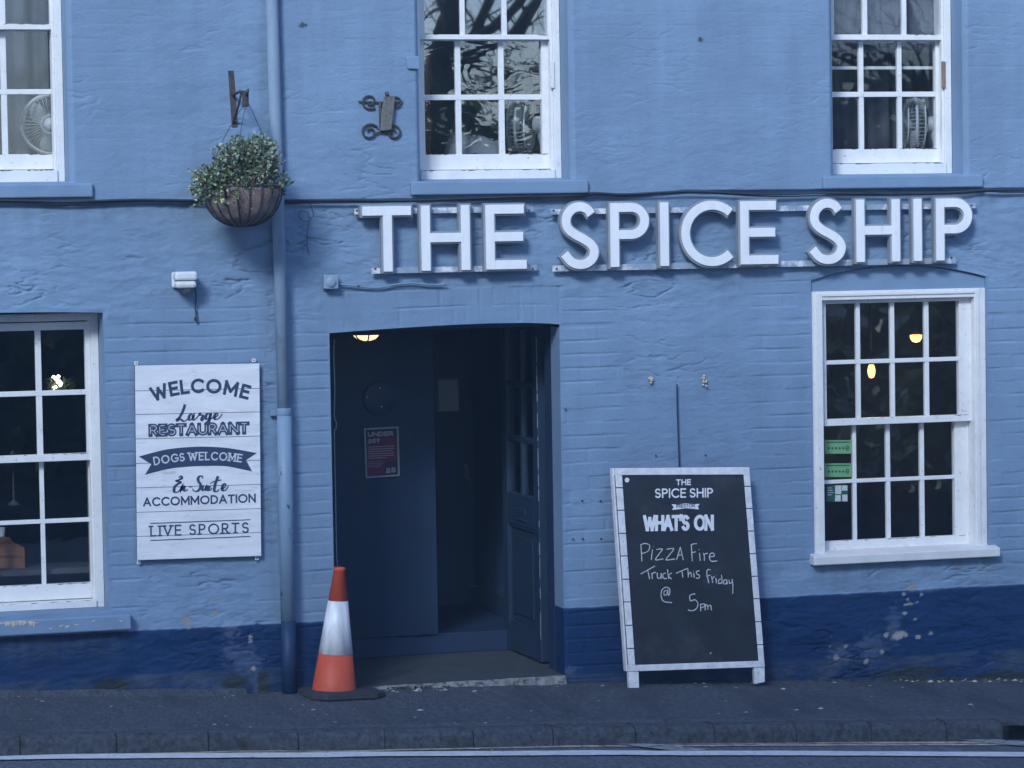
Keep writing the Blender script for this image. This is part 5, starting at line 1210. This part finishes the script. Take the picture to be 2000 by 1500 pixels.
for x, y in ((104,737),(108,738),(111,741),(114,742),(117,744),(121,748),(113,747),(118,751),(104,757),(109,756),(114,736),(112,744),(115,747)):
    p = W(x+rng.uniform(-1,1), y+rng.uniform(-1,1), .62+rng.uniform(-.03,.03)); r_ = rng.uniform(.006,.011); mb.lathe([(.001,-r_),(r_*.8,-r_*.5),(r_,0),(r_*.7,r_*.6),(.001,r_)], p, 8)
for i in range(60):
    p = Vector(tuple(W(rng.uniform(95,150), rng.uniform(740,762), .64+rng.uniform(-.05,.05)))); a_ = Vector((rng.gauss(0,1), rng.gauss(0,1), rng.gauss(0,1))).normalized()*.03
    sp.add([p-a_, p+a_.orthogonal()*.25, p+a_, p-a_.orthogonal()*.25], [(0,1,2,3)])
mb.build('glint_bead', M['glint'], fl_); sp.build('sprigs', M['leafdark'], fl_)
# ------------------------------------------------------------------ lamps behind the lower right window
def pend(name, label, px, py, Y, m, prof, cat):
    c = W(px, py, Y); t = thing(name, label, cat, tuple(c)); MB().lathe(prof, c, 18).build('bulb', m, t)
    mb = MB(); zt__ = max(z for r, z in prof); mb.tube([(c[0],c[1],c[2]+zt__+.05),(c[0],c[1],2.40)], .004, 6); mb.lathe([(.014,zt__),(.016,zt__+.05),(.001,zt__+.055)], c, 10); mb.build('cord', M['iron'], t)
    lb = bpy.data.lights.new(name+'_light', 'POINT'); lb.energy = 3.5; lb.color = (1, .62, .30); lb.shadow_soft_size = .05; lo = bpy.data.objects.new(name+'_light', lb); COL.objects.link(lo); lo.parent = t; lo.location = (0, 0, -.09)
    return t
pend('filament_lamp', 'glowing amber filament bulb hanging behind the left half of the lower right window', 1702, 724, 1.2, M['bulbwarm'], [(.001,-.045),(.014,-.04),(.022,-.02),(.024,.005),(.020,.025),(.013,.038)], 'lamp')
pend('globe_lamp', 'small yellow glowing bowl lamp high behind the right half of the lower right window', 1789, 658, 2.4, M['globe'], [(.001,-.035),(.024,-.030),(.038,-.012),(.042,.006),(.040,.014),(.02,.016)], 'lamp')
# stickers stuck inside the lower right panes
YS = .1345
def sticker(label, x0, x1, y0, y1, m): 
    t = thing('window_sticker', label, 'sticker', tuple(W((x0+x1)/2, y1, YS)), 'stickers in the lower right window')
    MB().prism([tuple(W(x, y, YS)[[0,2]]) for x, y in ((x0,y0),(x1,y0),(x1,y1),(x0,y1))], YS, YS+.0006).build('backing', m, t); return t
SP = Plane(W(1612,900,YS), np.array([1.,0,0]), np.array([0,0,1.]))
for lab, y0 in (('bright green hygiene rating sticker, upper one of the pair in the lower right window', 859.5), ('bright green hygiene rating sticker, lower one of the pair in the lower right window', 905)):
    t = sticker(lab, 1611, 1663, y0, y0+26.5, M['stickergreen']); mb = MB()
    for i in range(5):
        c = SP.px(1619+i*7.0, y0+16); mb.add([SP.at(c+.0072*np.array([math.cos(q), math.sin(q)]), .0006) for q in np.linspace(0, 6.283, 11)[:-1]], [tuple(range(10))])
    mb.build('rating_ring', M['stickerdark'], t)
    mb = MB(); c = SP.px(1655, y0+15.5); mb.add([SP.at(c+np.array([.0115*math.cos(q), .0150*math.sin(q)]), .0008) for q in np.linspace(0, 6.283, 17)[:-1]], [tuple(range(16))]); mb.build('rating_badge', M['stickerblack'], t)
    mb = MB(); text(mb, SP, '5', [SP.px(1652.6, y0+19), SP.px(1657.4, y0+19)], .020, .0035, .0012); mb.build('rating_number', M['stickergreen'], t)
    mb = MB(); draw(mb, SP, [[SP.px(1614, y0+4.2), SP.px(1660, y0+4.0)]], .0065, .0006); mb.build('heading_band', M['stickerdark'], t)
t = sticker('dark green sticker with small pale photo panels below the hygiene stickers', 1614, 1656, 947, 980, M['stickerdark'])
mb = MB()
for x0, x1, y0, y1 in ((1631,1643,948,965),(1631,1642,967,979),(1644,1655,948,958),(1645,1655,966,979)): mb.add([SP.at(SP.px(x, y), .0007) for x, y in ((x0,y0),(x1,y0),(x1,y1),(x0,y1))], [(0,1,2,3)])
for k in range(4): draw(mb, SP, [[SP.px(1616.5, 953+k*4.5), SP.px(1624+2.0*(k % 3), 953+k*4.5)]], .0045, .0007)
mb.build('photo_panel', M['stickerpale'], t)
# ------------------------------------------------------------------ porch fittings
YQ = YB-.026
QP = Plane(W(713,934,YQ), W(779,929.5,YQ)-W(713,934,YQ), W(710,836.5,YQ)-W(713,934,YQ)); qx = QP.px
ps = thing('framed_poster', 'framed maroon age-check poster on the porch wall reading UNDER 25?', 'poster', tuple(W(746,932,YQ)))
oc = [qx(*p) for p in ((710,836.5),(777.4,833),(780,929.5),(713.6,934))]; cen = sum(oc)/4
ic = [p+(cen-p)*np.array([.095,.065]) for p in oc]
mb = MB()
for i in range(4):
    j = (i+1) % 4; n_ = 4; pts = [oc[i], oc[j], ic[j], ic[i]]
    mb.add([QP.at(p, .012) for p in pts]+[QP.at(p, -.006) for p in pts], [(0,1,2,3),(0,4,5,1),(3,2,6,7)])
mb.build('snap_frame', M['alu'], ps, bevel=.001)
mb = MB(); mb.add([QP.at(p, .002) for p in ic], [(0,1,2,3)]); sh_ = mb.build('poster_sheet', M['posterdark'], ps)
mb = MB(); mb.add([QP.at(qx(x, y), .0028) for x, y in ((716,857),(774,853.5),(776.5,924.5),(719,929))], [(0,1,2,3)])
mb.build('red_panel', M['posterred'], ps)
c = qx(769,917); mb = MB(); mb.add([QP.at(p, .0034) for p in [qx(776.8,925)]+[qx(747+0,926.6)]+[c+.058*np.array([math.cos(q), math.sin(q)]) for q in np.linspace(math.pi*1.02, math.pi*.42, 14)]+[qx(776.2,902)]], [tuple(range(17))]); mb.build('dark_roundel', M['posterdark'], ps)
mb = MB(); text(mb, QP, 'UNDER', [qx(717.8,853.5), qx(768.5,851)], 10*s1, 3.0*s1, .0045, gap=.12); text(mb, QP, '25?', [qx(718.3,866), qx(742,864.7)], 9.3*s1, 2.8*s1, .0045, gap=.14)
text(mb, QP, '25', [qx(753,924), qx(773,922.6)], 10.5*s1, 3.0*s1, .0055, gap=.16); mb.build('lettering', M['posterpale'], ps)
mb = MB()
for k, (y, x1) in enumerate(((873,770),(877.5,770),(882,766),(886.5,769),(891,768),(895.5,755),(902,747),(905.5,748),(909,744),(912.5,741))):
    if k < 6: draw(mb, QP, [[qx(719,y), qx(x1,y-2.2)]], 1.7*s1, .0042)
    else: draw(mb, QP, [[qx(719,y), qx(x1,y-1.2)]], .8*s1, .0042)
mb.build('small_print', M['posterpale'], ps)
YN = 2.32; nc = [W(x, y, YN) for x, y in ((854.4,741),(895,739.7),(897,803),(855.8,804))]
nf = thing('framed_notice', 'plain grey framed notice hanging in the dark passage behind the doorway', 'notice', tuple((nc[2]+nc[3])/2))
mb = MB(); mb.prism([(p[0], p[2]) for p in nc], YN, YN+.012); mb.build('frame', M['alu'], nf); cc_ = sum(nc)/4
mb = MB(); mb.prism([(p[0]+(cc_[0]-p[0])*.14, p[2]+(cc_[2]-p[2])*.09) for p in nc], YN-.002, YN-.0005); mb.build('sheet', M['noticegrey'], nf)
c = W(741,779,YB-.03); dk = thing('wall_disc', 'round dark disc with three bright screws on the porch wall above the poster', 'plaque', tuple(c))
MB().lathe([(.100,0),(.100,.008),(.092,.012),(.001,.012)], W(741,779,YB-.021), 36, (0,-1,0)).build('disc', M['navy'], dk, bevel=.0)
for x, y in ((717,776),(742.5,758),(745,794)): MB().lathe([(.004,0),(.004,.004),(.001,.005)], W(x, y, YB-.034), 8, (0,-1,0)).build('screw', M['whiteplastic'], dk)
c = W(716,661,.80); cl_ = thing('porch_lamp', 'small lit amber glass ceiling lamp with dark ribs at the top of the doorway', 'lamp', tuple(c))
zc_ = c[2]+.012
MB().lathe([(.001,-.026),(.03,-.023),(.055,-.014),(.072,.000),(.078,.012),(.078,.02)], (c[0], .80, zc_), 24).build('lamp_glass', M['lampwarm'], cl_)
mb = MB()
for k in range(6):
    q = k*math.pi/3+.45; mb.tube([(c[0]+math.cos(q)*r_, .80+math.sin(q)*r_, zc_+z_) for r_, z_ in ((.004,-.029),(.032,-.026),(.058,-.017),(.075,-.001),(.082,.014))], .0045, 6)
mb.lathe([(.084,.008),(.090,.014),(.090,.03),(.05,.04),(.05,max(.05, 2.158-zc_))], (c[0], .80, zc_), 24); mb.build('lamp_frame', M['iron'], cl_)
# ------------------------------------------------------------------ across the road, behind the photographer: what the panes mirror and unseen evergreens added to shade the lower wall
rng = random.Random(31)
def crown(mb, c, r, n, s):
    c = Vector(c); lobes = [(c+Vector((rng.gauss(0,.45)*r[0], rng.gauss(0,.45)*r[1], rng.uniform(-.8,.75)*r[2])), rng.uniform(.3,.55)) for _ in range(16)]
    for i in range(n):
        lc, lr = rng.choice(lobes); d = Vector((rng.gauss(0,1), rng.gauss(0,1), rng.gauss(0,1))).normalized()*(rng.random()**.4)
        p = lc+Vector((d.x*r[0]*lr, d.y*r[1]*lr, d.z*r[2]*lr*.8))
        a = Vector((rng.gauss(0,1), rng.gauss(0,1), rng.gauss(0,1))).normalized(); b = a.orthogonal().normalized(); k = s*rng.uniform(.6,1.4)
        mb.add([p-a*k, p+b*k*.45, p+a*k, p-b*k*.45], [(0,1,2,3)])
def evergreen(label, x, y, h, r, n=5200):
    z = road(x, -9)+.1; t = thing('shade_evergreen', label, 'tree', (x, y, z), 'unseen evergreens added for shade')
    mb = MB(); mb.tube([(x,y,z-.1),(x+.1,y,z+h*.4),(x,y,z+h*.9)], [.32,.22,.05], 9)
    for k in range(9):
        q = rng.uniform(0,6.3); zz = z+h*rng.uniform(.2,.8); mb.tube([(x,y,zz),(x+math.cos(q)*r*.7,y+math.sin(q)*r*.7,zz+.6)], [.08,.02], 5)
    mb.build('trunk', M['bark'], t)
    mb = MB(); crown(mb, (x, y, z+h*.53), (r, r, h*.5), n, .30); mb.build('crown', M['leafdark'], t)
def bare(label, x, y, h, seed, lean=0., fat=1.):
    rg = random.Random(seed); z = road(x, -9)+.1; t = thing('bare_tree', label, 'tree', (x, y, z), 'bare trees across the road')
    tr_ = MB(); bn_ = MB()
    def grow(mb, p, d, L, r, lv):
        p = Vector(p); d = Vector(d).normalized(); pts = [p]; n = 4
        for i in range(n):
            d = (d+Vector((rg.gauss(0,.16), rg.gauss(0,.16), rg.gauss(.03,.12)))).normalized(); pts.append(pts[-1]+d*L/n)
        mb.tube(pts, [r*(1-.45*i/n) for i in range(n+1)], 8 if lv < 2 else 5 if lv < 4 else 3, False)
        if lv >= 6: return
        for k in range(2 if lv < 1 else 3):
            b = pts[-1] if k == 0 else pts[rg.randint(1, n)]; dd = (d*.75+Vector((rg.gauss(0,.62), rg.gauss(0,.45), rg.gauss(.02,.5)))).normalized()
            grow(bn_, b, dd, L*rg.uniform(.62,.82), r*(.62 if lv < 2 else .5)*rg.uniform(.8,1.1), lv+1)
    grow(tr_, (x, y, z-.1), (lean, 0, 1), h*.34, h*.028*fat, 0)
    tr_.build('trunk', M['bark'], t); bn_.build('branches', M['bark'], t)
for i_, (lab, x_, y_, h_) in enumerate((('tall dense evergreen added unseen across the road to shade the wall, farthest left of its row', -31, -20.5, 15.2), ('broad evergreen added unseen across the road to shade the wall, second from the left in its row', -25, -20, 15),
        ('dense evergreen added unseen across the road to shade the wall, middle of its row', -19.5, -20.4, 15.3), ('dark evergreen added unseen across the road to shade the wall, second from the right in its row', -14, -20, 15), ('evergreen added unseen just behind the viewpoint to shade the wall, rightmost of its row', -8.8, -20.6, 15.2))):
    evergreen(lab, x_, y_, h_, 3.5, 6000)
def MR(px, py, Yt):      # where the pane at this photo point mirrors the view at depth Yt
    P = W(px, py, .19); d = P-CAM; d[1] = -d[1]; return Vector(P+d*((Yt-P[1])/d[1]))
YTR = -17.5; K_ = .0061
c0 = MR(850, 420, YTR); z_ = road(c0.x, -9)+.1
bt = thing('bare_tree', 'thick-limbed bare tree across the road mirrored in the upper middle window', 'tree', (c0.x, YTR, z_), 'bare trees across the road')
mb = MB(); tr_pts = [Vector((c0.x-.15, YTR, z_-.1))]+[MR(x, y, YTR) for x, y in ((848,400),(852,250),(862,130),(878,40),(892,-60),(902,-200))]
mb.tube([tuple(p) for p in smooth(tr_pts, 4)], [K_*q for q in np.interp(np.linspace(0, 1, 25), [0,.4,.7,1], [46,36,22,9])], 12); mb.build('trunk', M['bark'], bt)
mb = MB(); rg = random.Random(17)
def twig(p, d, L, r, lv):
    d = Vector(d).normalized(); pts = [Vector(p)]
    for i in range(4):
        d = (d+Vector((rg.gauss(0,.22), rg.gauss(0,.2), rg.gauss(.02,.2)))).normalized(); pts.append(pts[-1]+d*L/4)
    mb.tube(pts, [r*(1-.17*i) for i in range(5)], 5 if lv < 2 else 3, False)
    if lv < 3:
        for k in range(2): twig(pts[rg.randint(1, 4)], d*.6+Vector((rg.gauss(0,.7), rg.gauss(0,.4), rg.gauss(.05,.6))), L*rg.uniform(.5,.8), r*.55, lv+1)
for pts, r0, r1 in ((((868,110),(905,80),(925,45),(945,5),(965,-60),(975,-150)),15,6), (((905,75),(945,55),(975,28),(1005,-15),(1040,-90)),12,5), (((870,150),(935,120),(985,68),(1008,30),(1030,-5),(1062,-70)),17,8),
                    (((858,230),(910,128),(940,122),(962,134),(985,146),(1020,140)),5,2.5), (((860,260),(925,178),(955,172),(985,166),(1022,152),(1070,146),(1110,150)),6,4), (((875,60),(858,10),(830,-60)),8,4), (((985,150),(1005,118),(1030,100),(1062,92)),3.5,2), (((890,20),(850,20),(825,40),(810,80)),4,2)):
    q = [MR(x, y, YTR+.3*math.sin(i+r0)) for i, (x, y) in enumerate(pts)]; sm2 = [Vector(tuple(p)) for p in smooth(q, 4)]
    mb.tube(sm2, [K_*(r0+(r1-r0)*i/(len(sm2)-1)) for i in range(len(sm2))], 9, False)
    for p in sm2[3::4]: twig(p, (rg.gauss(0,.6), rg.gauss(0,.3), rg.gauss(.3,.6)), rg.uniform(.5,1.1), K_*r1*.55, 1)
mb.build('branches', M['bark'], bt)
bare('slender bare tree across the road mirrored in the upper right window', 11.5, -18.5, 11, 12, .05)
bare('twiggy bare tree far to the right across the road', 17, -21, 12, 20)
mb = MB()
for i in range(17000):
    x = rng.uniform(-9, 26); y = -14.6+rng.gauss(0, .45)-.02*x; h_ = 4.35+.12*math.sin(x*.9)+.15*math.sin(x*2.3+1)
    if x < 1.5: h_ = 1.9 if x > -2 else (1.0 if x > -7.5 else 2.2)
    z = road(x, -9)+.05+rng.random()**.8*h_
    p = Vector((x, y, z)); a = Vector((rng.gauss(0,1), rng.gauss(0,1), rng.gauss(0,1))).normalized(); b = a.orthogonal().normalized(); k = .17*rng.uniform(.6,1.4)
    mb.add([p-a*k, p+b*k*.5, p+a*k, p-b*k*.5], [(0,1,2,3)])
hd = mb.build('hedge', M['leafdark']); tag(hd, 'long rough dark green hedge across the road mirrored in the lower windows', 'hedge')
# ------------------------------------------------------------------ thin blue haze volume added to lift the blacks like lens glare
hz_ = MB(); hz_.box(-60, 60, -80, 9, -4, 14); hzm = bpy.data.materials.new('haze'); hzm.use_nodes = True; t_ = hzm.node_tree
t_.nodes.remove(t_.nodes['Principled BSDF']); pv = t_.nodes.new('ShaderNodeVolumePrincipled'); pv.inputs['Color'].default_value = (.60, .80, 1, 1); pv.inputs['Density'].default_value = 0.0035
t_.links.new(pv.outputs[0], t_.nodes['Material Output'].inputs['Volume']); stuff(hz_.build('haze', hzm))
